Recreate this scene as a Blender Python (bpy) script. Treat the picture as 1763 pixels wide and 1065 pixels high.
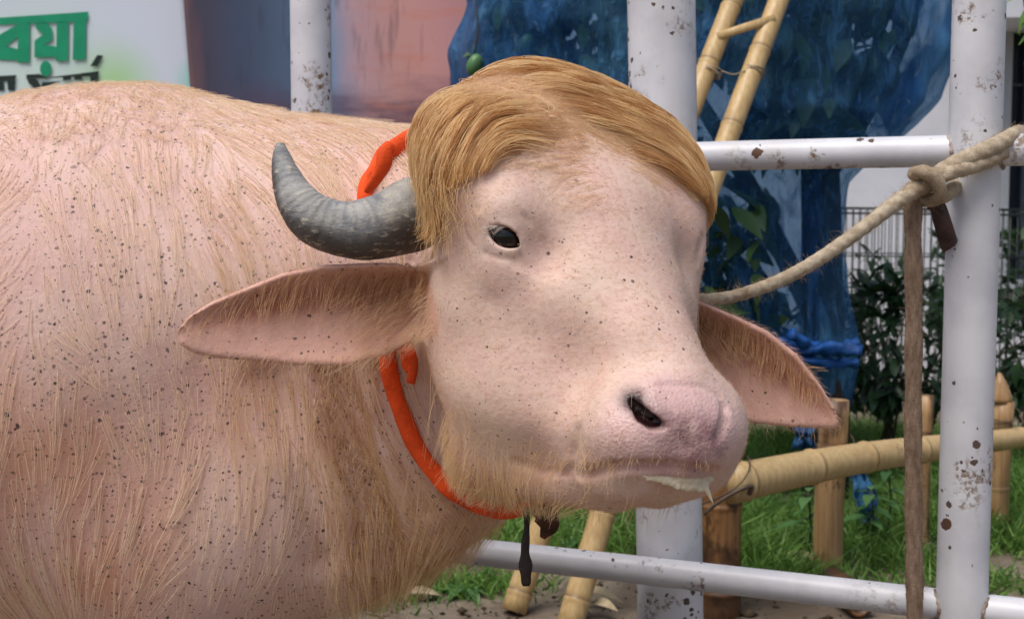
import bpy, bmesh, math, random
import numpy as np
from mathutils import Vector, Matrix

for _o in list(bpy.data.objects):
    bpy.data.objects.remove(_o)
SC = bpy.context.scene
COL = SC.collection
rng = np.random.default_rng(7)
random.seed(7)

# ---------------------------------------------------------------- camera
IMW, IMH, FOC = 1763.0, 1065.0, 2128.0
CAM_Z = 1.05
PITCH = math.atan((532.5 - 376.0) / FOC)
cam_d = bpy.data.cameras.new('camera')
cam_d.sensor_fit = 'HORIZONTAL'
cam_d.sensor_width = 36.0
cam_d.lens = 36.0 * FOC / IMW
cam_d.clip_start = 0.02
cam_d.clip_end = 400.0
cam = bpy.data.objects.new('camera', cam_d)
COL.objects.link(cam)
cam.location = (0, 0, CAM_Z)
cam.rotation_euler = (math.pi / 2 - PITCH, 0, 0)
SC.camera = cam
cam_d.dof.use_dof = True
cam_d.dof.focus_distance = 1.55
cam_d.dof.aperture_fstop = 9.0

# ---------------------------------------------------------------- light
SUN_EL, SUN_AZ = math.radians(64), math.radians(220)      # azimuth clockwise from +Y
wd = bpy.data.worlds.new('World')
SC.world = wd
wd.use_nodes = True
_nt = wd.node_tree
_nt.nodes.clear()
_sky = _nt.nodes.new('ShaderNodeTexSky')
_sky.sky_type = 'NISHITA'
_sky.sun_disc = False
_sky.sun_elevation = SUN_EL
_sky.sun_rotation = SUN_AZ
_sky.air_density = 1.0
_sky.dust_density = 4.0
_bg = _nt.nodes.new('ShaderNodeBackground')
_bg.inputs['Strength'].default_value = 0.10
_wo = _nt.nodes.new('ShaderNodeOutputWorld')
_nt.links.new(_sky.outputs[0], _bg.inputs[0])
_nt.links.new(_bg.outputs[0], _wo.inputs[0])
sun_d = bpy.data.lights.new('sun', 'SUN')
sun_d.energy = 1.95
sun_d.angle = math.radians(38)
sun_d.color = (1.0, 0.965, 0.92)
sun = bpy.data.objects.new('sun', sun_d)
COL.objects.link(sun)
_dir = Vector((math.sin(SUN_AZ) * math.cos(SUN_EL), math.cos(SUN_AZ) * math.cos(SUN_EL), math.sin(SUN_EL)))
sun.rotation_euler = _dir.to_track_quat('Z', 'Y').to_euler()
SC.view_settings.view_transform = 'Standard'
SC.view_settings.look = 'None'
SC.view_settings.gamma = 1.0
SC.view_settings.use_curve_mapping = False
SC.view_settings.exposure = 0.33
SC.cycles.max_bounces = 8
SC.cycles.transparent_max_bounces = 16

# ---------------------------------------------------------------- helpers
_cp, _sp = math.cos(PITCH), math.sin(PITCH)


def P(px, py, Y):
    """World point on the plane y = Y that the photograph shows at (px, py)."""
    a, b = (px - IMW / 2) / FOC, (IMH / 2 - py) / FOC
    d = np.array([a, _cp + b * _sp, -_sp + b * _cp])
    return d / d[1] * Y + np.array([0, 0, CAM_Z])


def lin(r, g, b):
    f = lambda c: c / 12.92 if c <= 0.04045 else ((c + 0.055) / 1.055) ** 2.4
    return (f(r / 255), f(g / 255), f(b / 255), 1.0)


def tag(o, label=None, cat=None, group=None, kind=None):
    if label: o['label'] = label
    if cat: o['category'] = cat
    if group: o['group'] = group
    if kind: o['kind'] = kind
    return o


def empty(name, loc, label=None, cat=None, group=None):
    o = bpy.data.objects.new(name, None)
    COL.objects.link(o)
    o.location = loc
    o.empty_display_size = 0.05
    return tag(o, label, cat, group)


def world_of(o):
    m = Matrix.Translation(o.location)
    return m if o.parent is None else world_of(o.parent) @ o.matrix_parent_inverse @ m


def adopt(o, parent):
    """Parent o and keep it where it is (parents are only ever translated)."""
    o.parent = parent
    o.matrix_parent_inverse = world_of(parent).inverted()
    return o


def mesh_obj(name, verts, faces, mat=None, parent=None, smooth=True):
    me = bpy.data.meshes.new(name)
    me.from_pydata([tuple(map(float, v)) for v in verts], [], [tuple(map(int, f)) for f in faces])
    if smooth:
        me.polygons.foreach_set('use_smooth', np.ones(len(me.polygons), bool))
    if mat is not None:
        me.materials.append(mat)
    me.update()
    o = bpy.data.objects.new(name, me)
    COL.objects.link(o)
    if parent is not None:
        adopt(o, parent)
    return o


def mesh_np(name, V, Q, mat=None, parent=None, smooth=True):
    """Fast mesh from arrays of vertices and equal sized faces."""
    V = np.asarray(V, np.float32)
    Q = np.asarray(Q, np.int32)
    n = Q.shape[1]
    me = bpy.data.meshes.new(name)
    me.vertices.add(len(V))
    me.vertices.foreach_set('co', V.ravel())
    me.loops.add(Q.size)
    me.loops.foreach_set('vertex_index', Q.ravel())
    me.polygons.add(len(Q))
    me.polygons.foreach_set('loop_start', np.arange(0, Q.size, n, dtype=np.int32))
    if smooth:
        me.polygons.foreach_set('use_smooth', np.ones(len(Q), bool))
    me.update(calc_edges=True)
    me.validate()
    if mat is not None:
        me.materials.append(mat)
    o = bpy.data.objects.new(name, me)
    COL.objects.link(o)
    if parent is not None:
        adopt(o, parent)
    return o


def spline(pts, n):
    """Catmull-Rom through pts (k, d), n samples evenly spread."""
    pts = np.asarray(pts, float)
    k = len(pts)
    ext = np.vstack([2 * pts[0] - pts[1], pts, 2 * pts[-1] - pts[-2]])
    t = np.linspace(0, k - 1 - 1e-6, n)
    i = t.astype(int)
    u = (t - i)[:, None]
    p0, p1, p2, p3 = ext[i], ext[i + 1], ext[i + 2], ext[i + 3]
    return 0.5 * (2 * p1 + (p2 - p0) * u + (2 * p0 - 5 * p1 + 4 * p2 - p3) * u ** 2 + (3 * p1 - p0 - 3 * p2 + p3) * u ** 3)


def frames(path, up=(0.13, 0.21, 0.97), closed=False):
    path = np.asarray(path, float)
    T = np.gradient(path, axis=0)
    if closed:
        T = np.roll(path, -1, 0) - np.roll(path, 1, 0)
    T /= np.linalg.norm(T, axis=1)[:, None] + 1e-12
    N = np.zeros_like(T)
    u = np.array(up, float)
    if abs(T[0] @ u) > 0.9: u = np.array([1.0, 0.1, 0.0])
    for i in range(len(T)):
        u = u - T[i] * (u @ T[i])
        u /= np.linalg.norm(u) + 1e-12
        N[i] = u
    return T, N, np.cross(T, N)


def tube_data(path, rad, seg=10, closed=False, caps=True, flat=1.0, prof=None, up=(0.13, 0.21, 0.97)):
    """Verts, faces of a tube. flat scales the second axis; prof(i, theta) scales radius."""
    path = np.asarray(path, float)
    n = len(path)
    rad = np.broadcast_to(np.asarray(rad, float), (n,))
    T, N, B = frames(path, up, closed)
    th = np.linspace(0, 2 * np.pi, seg, endpoint=False)
    k = np.ones((n, seg))
    if prof is not None:
        for i in range(n): k[i] = prof(i, th)
    V = path[:, None, :] + rad[:, None, None] * k[:, :, None] * (np.cos(th)[None, :, None] * N[:, None, :] + flat * np.sin(th)[None, :, None] * B[:, None, :])
    V = V.reshape(-1, 3)
    F = []
    m = n if closed else n - 1
    for i in range(m):
        a, b = i * seg, ((i + 1) % n) * seg
        for j in range(seg):
            j2 = (j + 1) % seg
            F.append((a + j, a + j2, b + j2, b + j))
    if caps and not closed:
        F.append(tuple(range(seg - 1, -1, -1)))
        F.append(tuple((n - 1) * seg + j for j in range(seg)))
    return V, F


def tube(name, path, rad, mat, parent=None, seg=10, **kw):
    V, F = tube_data(path, rad, seg, **kw)
    return mesh_obj(name, V, F, mat, parent)


def join_data(items):
    V, F, o = [], [], 0
    for v, f in items:
        V.append(np.asarray(v, float))
        F += [tuple(i + o for i in ff) for ff in f]
        o += len(v)
    return np.vstack(V), F


def box_data(c, s, R=None):
    c = np.asarray(c, float)
    v = np.array([[x, y, z] for x in (-.5, .5) for y in (-.5, .5) for z in (-.5, .5)]) * np.asarray(s, float)
    if R is not None: v = v @ np.asarray(R).T
    f = [(0, 1, 3, 2), (4, 6, 7, 5), (0, 4, 5, 1), (2, 3, 7, 6), (0, 2, 6, 4), (1, 5, 7, 3)]
    return v + c, f


def point_attr(o, name, arr):
    a = o.data.attributes.new(name, 'FLOAT', 'POINT')
    a.data.foreach_set('value', np.asarray(arr, np.float32))


def hair_obj(name, PTS, RAD, mat, parent=None, tone=None):
    """PTS (m, n, 3), RAD (m, n): renders as hair curves."""
    m, n = PTS.shape[:2]
    hc = bpy.data.hair_curves.new(name)
    hc.add_curves([n] * m)
    hc.attributes['position'].data.foreach_set('vector', PTS.astype(np.float32).ravel())
    ra = hc.attributes.get('radius') or hc.attributes.new('radius', 'FLOAT', 'POINT')
    ra.data.foreach_set('value', RAD.astype(np.float32).ravel())
    ta = hc.attributes.new('tone', 'FLOAT', 'POINT')
    ta.data.foreach_set('value', np.repeat(np.full(m, .5) if tone is None else tone, n).astype(np.float32))
    hc.materials.append(mat)
    o = bpy.data.objects.new(name, hc)
    COL.objects.link(o)
    if parent is not None: adopt(o, parent)
    o['kind'] = 'stuff'
    return o


# ---------------------------------------------------------------- node helpers
class M:
    """Small material writer."""

    def __init__(self, name, rough=0.6, spec=0.4):
        self.m = bpy.data.materials.new(name)
        self.m.use_nodes = True
        self.t = self.m.node_tree
        self.b = self.t.nodes['Principled BSDF']
        self.b.inputs['Roughness'].default_value = rough
        self.b.inputs['Specular IOR Level'].default_value = spec
        self.out = self.t.nodes['Material Output']
        self._co = None

    def node(self, kind, **kw):
        n = self.t.nodes.new('ShaderNode' + kind)
        for k, v in kw.items(): setattr(n, k, v)
        return n

    def link(self, a, b):
        self.t.links.new(a, b)

    def set(self, sock, v):
        if hasattr(v, 'is_linked'): self.link(v, sock)
        else: sock.default_value = v

    def co(self):
        if self._co is None: self._co = self.node('TexCoord').outputs['Object']
        return self._co

    def mapped(self, scale=(1, 1, 1), rot=(0, 0, 0), src=None):
        n = self.node('Mapping')
        self.link(src or self.co(), n.inputs['Vector'])
        n.inputs['Scale'].default_value = scale
        n.inputs['Rotation'].default_value = rot
        return n.outputs[0]

    def noise(self, scale, detail=4, rough=0.55, vec=None, dist=0.0):
        n = self.node('TexNoise')
        self.link(vec or self.co(), n.inputs['Vector'])
        n.inputs['Scale'].default_value = scale
        n.inputs['Detail'].default_value = detail
        n.inputs['Roughness'].default_value = rough
        n.inputs['Distortion'].default_value = dist
        return n.outputs['Fac']

    def voro(self, scale, vec=None, feature='F1', rand=1.0):
        n = self.node('TexVoronoi', feature=feature)
        self.link(vec or self.co(), n.inputs['Vector'])
        n.inputs['Scale'].default_value = scale
        n.inputs['Randomness'].default_value = rand
        return n

    def math(self, op, a, b=0.0, c=0.0, clamp=False):
        n = self.node('Math', operation=op, use_clamp=clamp)
        self.set(n.inputs[0], a); self.set(n.inputs[1], b); self.set(n.inputs[2], c)
        return n.outputs[0]

    def step(self, x, a, b):
        n = self.node('MapRange', interpolation_type='SMOOTHSTEP')
        self.set(n.inputs['Value'], x)
        self.set(n.inputs['From Min'], a); self.set(n.inputs['From Max'], b)
        return n.outputs[0]

    def mix(self, f, a, b, mode='MIX'):
        n = self.node('Mix', data_type='RGBA', blend_type=mode)
        n.clamp_factor = True
        self.set(n.inputs[0], f); self.set(n.inputs[6], a); self.set(n.inputs[7], b)
        return n.outputs[2]

    def attr(self, name):
        return self.node('Attribute', attribute_name=name).outputs['Fac']

    def ramp(self, f, stops):
        n = self.node('ValToRGB')
        e = n.color_ramp.elements
        while len(e) < len(stops): e.new(0.5)
        for q, (p, c) in zip(e, stops):
            q.position = p; q.color = c
        self.set(n.inputs[0], f)
        return n.outputs[0]

    def color(self, c): self.set(self.b.inputs['Base Color'], c); return self
    def rough(self, r): self.set(self.b.inputs['Roughness'], r); return self

    def bump(self, h, strength=0.3, dist=0.01):
        n = self.node('Bump')
        n.inputs['Strength'].default_value = strength
        n.inputs['Distance'].default_value = dist
        self.link(h, n.inputs['Height'])
        self.link(n.outputs[0], self.b.inputs['Normal'])
        return self
# ================================================================ materials of the place
def mat_ground():
    m = M('dirt', .95, .1)
    n1, n2, n3 = m.noise(2.2, 6), m.noise(14, 6, .65), m.noise(90, 3)
    c = m.mix(m.step(n1, .35, .65), lin(108, 96, 84), lin(150, 138, 122))
    c = m.mix(m.math('MULTIPLY', m.step(n2, .45, .75), .6), c, lin(92, 78, 62))
    m.color(m.mix(m.math('MULTIPLY', n3, .35), c, lin(74, 66, 54)))
    m.bump(m.math('ADD', n2, m.math('MULTIPLY', n3, .5)), .7, .02)
    return m.m


def mat_pipe():
    m = M('chipped_white_paint', .38, .45)
    base = m.mix(m.step(m.noise(9, 5), .35, .7), lin(214, 214, 218), lin(196, 196, 202))
    st = m.noise(3.5, 6, .7, m.mapped((1, 1, .35)))
    base = m.mix(m.math('MULTIPLY', m.step(st, .55, .75), .4), base, lin(186, 170, 150))
    # chips: few large ones, many flecks
    v1 = m.voro(9, m.mapped((1, 1, 1)))
    w1 = m.math('ADD', v1.outputs['Distance'], m.math('MULTIPLY', m.math('SUBTRACT', m.noise(60, 4), .5), .22))
    sep = m.node('SeparateColor'); m.link(v1.outputs['Color'], sep.inputs[0])
    big = m.math('LESS_THAN', w1, m.math('MULTIPLY', m.math('SUBTRACT', sep.outputs[0], .52), .36))
    v2 = m.voro(55)
    s2 = m.node('SeparateColor'); m.link(v2.outputs['Color'], s2.inputs[0])
    reg = m.step(m.noise(4.2, 3, .6), .46, .72)
    w2 = m.math('ADD', v2.outputs['Distance'], m.math('MULTIPLY', m.math('SUBTRACT', m.noise(190, 2), .5), .5))
    fl = m.math('LESS_THAN', w2, m.math('MULTIPLY', m.math('SUBTRACT', m.math('ADD', s2.outputs[0], m.math('MULTIPLY', reg, .5)), .80), .9))
    rust = m.mix(m.noise(40, 3), lin(58, 40, 32), lin(112, 78, 54))
    patch = m.math('MULTIPLY', m.step(m.noise(7.5, 7, .72), .54, .62), m.step(m.noise(2.1, 2), .46, .58))
    patch = m.math('MULTIPLY', patch, m.step(m.noise(85, 4, .7), .46, .56))
    c = m.mix(patch, base, lin(124, 98, 74))
    c = m.mix(big, c, rust)
    c = m.mix(fl, c, lin(88, 70, 60))
    m.color(c)
    ch = m.math('MAXIMUM', m.math('MAXIMUM', big, fl), patch)
    m.rough(m.math('ADD', m.math('MULTIPLY', ch, .4), .36))
    m.bump(m.math('SUBTRACT', m.math('MULTIPLY', m.noise(30, 3), .25), ch), .5, .002)
    return m.m


def mat_bamboo(name, a, b, stain=0.0, stain_c=(66, 44, 30)):
    m = M(name, .42, .45)
    fib = m.noise(16, 4, .6, m.mapped((6, 6, .35)))
    bl = m.noise(5, 5, .6)
    c = m.mix(m.step(fib, .3, .7), lin(*a), lin(*b))
    c = m.mix(m.math('MULTIPLY', m.step(bl, .5, .75), .45), c, lin(150, 118, 72))
    fk = m.step(m.noise(60, 4, .65), .66, .72)
    c = m.mix(m.math('MULTIPLY', fk, .5), c, lin(96, 70, 44))
    if stain > 0:
        s = m.noise(3.4, 7, .62, m.mapped((1.6, 1.6, .8)))
        c = m.mix(m.math('MULTIPLY', m.step(s, .62 - stain * .25, .72 - stain * .2), .85), c, lin(*stain_c))
        s2 = m.noise(11, 6, .7, m.mapped((1.5, 1.5, .7)))
        c = m.mix(m.math('MULTIPLY', m.step(s2, .66 - stain * .16, .72 - stain * .12), .75), c, lin(52, 36, 26))
    nd = m.attr('node')
    c = m.mix(m.math('MULTIPLY', nd, .8), c, lin(92, 66, 40))
    m.color(c)
    m.bump(fib, .25, .003)
    return m.m


def mat_plain(name, rgb, rough=.6, spec=.4, var=.25, scale=12, rgb2=None, bump=0.0, bs=60):
    m = M(name, rough, spec)
    d = rgb2 or tuple(int(c * (1 - var)) for c in rgb)
    m.color(m.mix(m.step(m.noise(scale, 5, .6), .3, .7), lin(*rgb), lin(*d)))
    if bump: m.bump(m.noise(bs, 4), bump, .004)
    return m.m


def mat_leaf(name, a, b, trans=.25):
    m = M(name, .42, .4)
    r = m.node('ObjectInfo').outputs['Random']
    k = m.attr('tone')
    f = m.math('FRACT', m.math('ADD', r, k))
    m.color(m.mix(m.math('ADD', m.math('MULTIPLY', f, .8), m.math('MULTIPLY', m.noise(9, 3), .3)), lin(*a), lin(*b)))
    t = m.node('BsdfTranslucent')
    m.link(m.b.inputs['Base Color'].links[0].from_socket, t.inputs[0])
    x = m.node('MixShader'); x.inputs[0].default_value = trans
    m.link(m.b.outputs[0], x.inputs[1]); m.link(t.outputs[0], x.inputs[2]); m.link(x.outputs[0], m.out.inputs[0])
    return m.m


def mat_net():
    m = M('blue_net', .55, .3)
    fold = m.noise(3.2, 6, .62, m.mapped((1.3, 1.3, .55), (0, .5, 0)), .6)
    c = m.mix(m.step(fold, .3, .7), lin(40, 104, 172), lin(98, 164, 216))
    m.color(c)
    t = m.node('BsdfTranslucent'); m.link(c, t.inputs[0])
    x = m.node('MixShader'); x.inputs[0].default_value = .4
    m.link(m.b.outputs[0], x.inputs[1]); m.link(t.outputs[0], x.inputs[2])
    tr = m.node('BsdfTransparent')
    tr.inputs[0].default_value = (.56, .70, .82, 1)
    y = m.node('MixShader')
    wv = m.noise(7.5, 7, .7, m.mapped((2.4, 2.4, .6), (0, .6, 0)), 1.2)
    op = m.math('ADD', m.math('MULTIPLY', m.step(wv, .46, .66), .42), m.attr('gather'))
    m.set(y.inputs[0], m.math('ADD', op, .29, clamp=True))
    m.link(tr.outputs[0], y.inputs[1]); m.link(x.outputs[0], y.inputs[2]); m.link(y.outputs[0], m.out.inputs[0])
    hl = m.step(m.noise(5.0, 8, .75, m.mapped((3.2, 3.2, .8), (0, .7, 0)), 2.2), .58, .64)  # streaky highlights of the crumpled folds, painted into the net colour
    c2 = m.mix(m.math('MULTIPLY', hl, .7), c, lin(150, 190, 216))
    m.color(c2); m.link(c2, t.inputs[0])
    m.bump(m.math('ADD', fold, m.math('MULTIPLY', wv, .6)), .9, .05)
    return m.m


PIPE = mat_pipe()
BAMB = mat_bamboo('pale_bamboo', (204, 176, 126), (184, 152, 102))
BAMB_S = mat_bamboo('stained_bamboo', (180, 148, 106), (150, 114, 76), .55)
BAMB_D = mat_bamboo('dark_bamboo', (160, 118, 74), (128, 86, 52), 1.0)
BAMB_R = mat_bamboo('rail_bamboo', (194, 168, 122), (176, 148, 102), .12)
WIRE = mat_plain('tie_wire', (92, 76, 62), .6, .5)
WHITEW = mat_plain('white_wall_paint', (226, 227, 233), .85, .2, .05, 3, bump=.15)

# ================================================================ setting
gx, gy = np.meshgrid(np.concatenate([[-60, -20, -8], np.linspace(-4, 5, 91), [9, 20, 60]]), np.concatenate([[-30, -8], np.linspace(0, 9, 91), [14, 30, 90]]), indexing='ij')
gz = .012 * np.sin(3.1 * gx + 1.2 * gy) * np.sin(2.3 * gy - .7 * gx) + .008 * np.sin(7.3 * gx) * np.sin(6.1 * gy + 2)
gz = np.where((np.abs(gx) < 4.5) & (gy > 0) & (gy < 9), gz, 0) - .01
idx = np.arange(gx.size).reshape(gx.shape)
ground = mesh_np('ground', np.stack([gx, gy, gz], -1).reshape(-1, 3), np.stack([idx[:-1, :-1], idx[1:, :-1], idx[1:, 1:], idx[:-1, 1:]], -1).reshape(-1, 4), mat_ground())
ground['kind'] = 'structure'

# ---- house
house = empty('house', (3.4, 8.0, 0), 'white plastered house with a dark grey framed window at the right edge', 'house')
V, F = box_data((3.2, 8.1, 1.7), (7.2, .2, 3.5)); mesh_obj('wall', V, F, WHITEW, house, False)
wx0 = P(1729, 300, 7.98)[0]; wtop = P(1738, 34, 7.95)[2]; wbot = P(1738, 480, 7.95)[2]
V, F = box_data((wx0 + .9, 7.7, P(1738, 30, 7.35)[2] + .14), (2.6, .7, .28)); mesh_obj('eave', V, F, mat_plain('soffit_white', (214, 216, 222), .7, .3, .05), house, False)
win = mesh_obj('window', *join_data([box_data((wx0 - .03, 7.955, (wtop + wbot) / 2), (.07, .09, wtop - wbot)), box_data((wx0 + 1.1, 7.955, (wtop + wbot) / 2), (.09, .09, wtop - wbot)), box_data((wx0 + .535, 7.956, wbot - .05), (1.30, .12, .09))]), mat_plain('window_frame_grey', (176, 180, 186), .5, .4, .05), house, False)
V, F = box_data((wx0 + .54, 7.985, (wtop + wbot) / 2), (1.04, .02, wtop - wbot - .01))
gm = M('dark_glass', .25, .2); gm.color(lin(26, 34, 46))
mesh_obj('pane', V, F, gm.m, win, False)
for k in range(6):
    V, F = box_data((wx0 + .10 + .17 * k, 7.93, (wtop + wbot) / 2), (.022, .022, wtop - wbot)); mesh_obj('bar', V, F, mat_plain('window_bar', (60, 68, 80), .5) if k == 0 else bpy.data.materials['window_bar'], win, False)
for k in range(3):
    V, F = box_data((wx0 + .54, 7.945, wbot + (wtop - wbot) * (.25 + .25 * k)), (1.04, .012, .018)); mesh_obj('bar', V, F, bpy.data.materials['window_bar'], win, False)

# ---- banners
def banner_sheet(name, outline_px, Y, mat, parent, amp=.02, nx=40, nz=24):
    """outline_px: four corners (tl, tr, br, bl) as the photograph shows them."""
    tl, tr, br, bl = [np.array(c, float) for c in outline_px]
    V = []
    for j in range(nz + 1):
        for i in range(nx + 1):
            u, v = i / nx, j / nz
            c = (tl * (1 - u) + tr * u) * (1 - v) + (bl * (1 - u) + br * u) * v
            p = P(c[0], c[1], Y)
            p[1] += amp * (math.sin(u * 9 + v * 2.1) + .5 * math.sin(u * 23 + 1.3 - v * 5))
            V.append(p)
    F = [(j * (nx + 1) + i, (j + 1) * (nx + 1) + i, (j + 1) * (nx + 1) + i + 1, j * (nx + 1) + i + 1) for j in range(nz) for i in range(nx)]
    o = mesh_obj(name, V, F, mat, parent)
    o.modifiers.new('thick', 'SOLIDIFY').thickness = .004
    return o


BAN_Y = 4.85
m = M('banner_print', .5, .3)
bx = P(180, 140, BAN_Y); b2 = P(335, 150, BAN_Y)
def blob(m, c, r):
    n = m.node('VectorMath', operation='DISTANCE'); m.link(m.co(), n.inputs[0]); n.inputs[1].default_value = tuple(c)
    return m.math('SUBTRACT', 1.0, m.step(n.outputs['Value'], 0.0, r))
c = m.mix(m.math('MULTIPLY', blob(m, P(190, 150, BAN_Y), .24), .9), lin(214, 222, 234), lin(164, 216, 134))
c = m.mix(m.math('MULTIPLY', blob(m, P(60, 110, BAN_Y), .40), .75), c, lin(210, 234, 218))
c = m.mix(m.math('MULTIPLY', blob(m, P(340, 140, BAN_Y), .12), .85), c, lin(150, 222, 204))
m.color(c)
banner = empty('advert_banner', P(0, 600, BAN_Y), 'pale banner printed with large green Bengali letters behind the animal', 'banner')
banner_sheet('sheet', [(-420, -190), (306, -190), (372, 470), (-420, 470)], BAN_Y, m.m, banner, .002)
ZS = 360 / 1763.0
GRN = mat_plain('green_print', (28, 156, 112), .5, .3, .08)
BLK = mat_plain('black_print', (38, 52, 46), .5, .3, .1)


def glyph(pieces, mat):
    vs, fs = [], []
    for pc in pieces:
        o = len(vs)
        vs += [P(x * ZS, y * ZS, BAN_Y - .006) for x, y in pc]
        fs.append(tuple(range(o, o + len(pc)))[::-1])
    g = mesh_obj('lettering', vs, fs, mat, banner, False)
    bm = bmesh.new(); bm.from_mesh(g.data); bmesh.ops.triangulate(bm, faces=bm.faces); bm.normal_update(); bm.to_mesh(g.data); bm.free()
    return g


glyph([[(-400, 178), (745, 100), (738, 182), (-400, 226)]], GRN)
glyph([[(150, 206), (250, 197), (248, 527), (150, 527)], [(150, 206), (150, 315), (50, 390), (0, 390), (-60, 350), (-60, 325)], [(-60, 350), (0, 390), (50, 390), (150, 415), (150, 510), (-60, 503)]], GRN)
glyph([[(300, 196), (305, 245), (365, 290), (290, 345), (290, 487), (470, 482), (472, 516), (572, 514), (577, 186), (478, 188), (475, 395), (370, 375), (440, 340), (440, 250), (395, 191)]], GRN)
glyph([[(620, 185), (725, 182), (720, 503), (612, 508)]], GRN)
glyph([[(385 + 48 * math.cos(a), 580 + 66 * math.sin(a)) for a in np.linspace(0, 2 * math.pi, 20, endpoint=False)]], GRN)
glyph([[(-300, 655), (138, 634), (126, 682), (-300, 700)], [(62, 686), (130, 683), (120, 765), (65, 762)], [(-60, 694), (30, 688), (35, 762), (-60, 766)]], BLK)
glyph([[(222, 630), (335, 625), (400, 655), (835, 600), (830, 642), (222, 668)], [(228, 668), (305, 666), (352, 735), (292, 745), (245, 705)], [(352, 694), (522, 686), (430, 716), (346, 738)],
       [(530, 652), (600, 650), (602, 674), (530, 682)], [(625, 650), (692, 646), (696, 672), (625, 676)], [(758, 646), (829, 642), (822, 690), (765, 690)]], BLK)
glyph([[(820, 465), (872, 470), (820, 560), (760, 560)]], BLK)

m = M('photo_print', .45, .35)
sx = m.node('SeparateXYZ'); m.link(m.co(), sx.inputs[0])
PB_Y = 4.74
xa, xb = P(320, 100, PB_Y)[0], P(790, 100, PB_Y)[0]
mr = m.node('MapRange'); m.link(sx.outputs[0], mr.inputs[0]); mr.inputs[1].default_value = xa; mr.inputs[2].default_value = xb
u = m.math('ADD', mr.outputs[0], m.math('MULTIPLY', m.math('SUBTRACT', m.noise(3.0, 4, .5, m.mapped((1.4, 1, .5), (0, .35, 0))), .5), .22))
c = m.ramp(u, [(0.0, lin(112, 84, 88)), (.06, lin(74, 70, 88)), (.22, lin(66, 78, 104)), (.38, lin(80, 100, 126)), (.53, lin(130, 150, 180)), (.62, lin(196, 160, 166)), (.78, lin(216, 160, 152)), (1.0, lin(206, 150, 150))])
mz = m.node('MapRange'); m.link(sx.outputs[2], mz.inputs[0]); mz.inputs[1].default_value = P(650, 190, PB_Y)[2]; mz.inputs[2].default_value = P(650, 20, PB_Y)[2]
v = m.math('ADD', mz.outputs[0], m.math('MULTIPLY', m.math('SUBTRACT', m.noise(5, 5, .6, m.mapped((.6, 1, 2.2))), .5), .9))
c = m.mix(m.math('MULTIPLY', m.math('SUBTRACT', 1.0, m.step(v, -.1, .42)), .8), c, lin(86, 62, 82))
band = m.step(m.noise(9, 5, .6, m.mapped((.5, 1, 2.4))), .5, .7)
c = m.mix(m.math('MULTIPLY', m.math('MULTIPLY', band, m.step(u, .55, .7)), .5), c, lin(214, 140, 122))
c = m.mix(m.math('MULTIPLY', m.step(m.noise(13, 5, .6, m.mapped((2.2, 1, .35), (0, .3, 0))), .52, .72), .35), c, lin(50, 50, 66))
m.color(c)
pb = empty('picture_banner', P(560, 600, PB_Y), 'dusky blue and pink printed banner hanging between the lettered banner and the blue net', 'banner')
banner_sheet('sheet', [(300, -190), (900, -190), (900, 470), (352, 470)], PB_Y, m.m, pb, .012, 70, 20)


# ---- pipe fence: posts and rails welded together
def fence_pt(x): return 2.15 + .43 * (.80 - x)
fence = empty('pipe_fence', (.80, 2.15, 0), 'chipped white pipe fence with round posts and two rails behind the animal', 'fence')


def post(px0, px1, Y, r, top=2.3, dx_top=0.0):
    a = P(px0, 376, Y); x = a[0]
    zs = np.linspace(0, top, 40)
    path = np.stack([x + dx_top * (zs - 1.05), np.full(40, Y), zs], 1)
    return tube('post', path, r, PIPE, fence, 40, up=(0, 1, 0))


post(1675, 0, 2.15, .0440, 2.25, .002)
post(1144, 0, 2.47, .0668, 2.25, -.024)
post(539, 0, 2.74, .0445, 2.25, .0)
xs_ = np.linspace(-2.6, 1.5, 90)
for nm, z in (('upper_rail', 1.164), ('lower_rail', .360)):
    path = np.stack([xs_, fence_pt(xs_), np.full(90, z) + .003 * np.sin(xs_ * 2.2)], 1)
    tube(nm, path, .0275, PIPE, fence, 32)
WELD = mat_plain('weld_rust', (176, 164, 152), .6, .4, .5, 45, (96, 66, 50), bump=.6, bs=160)
for z in (1.164, .360):
    for sgn in (-1, 1):
        d = np.array([1, -.43, 0]) / math.hypot(1, .43) * sgn
        e2 = np.array([-d[1], d[0], 0])
        t = np.linspace(0, 2 * np.pi, 40, endpoint=False)
        wv_ = .0275 * np.sin(t)
        ring = np.array([.80 + .002 * (z - 1.05), 2.15, z]) + d * (np.sqrt(.044 ** 2 - wv_ ** 2) + .0015)[:, None] + e2 * wv_[:, None] + np.array([0, 0, 1.0]) * (.0275 * np.cos(t))[:, None]
        tube('weld_bead', ring, .0034 + .0009 * np.sin(t * 13) + .0006 * np.sin(t * 5), WELD, fence, 8, closed=True)

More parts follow.
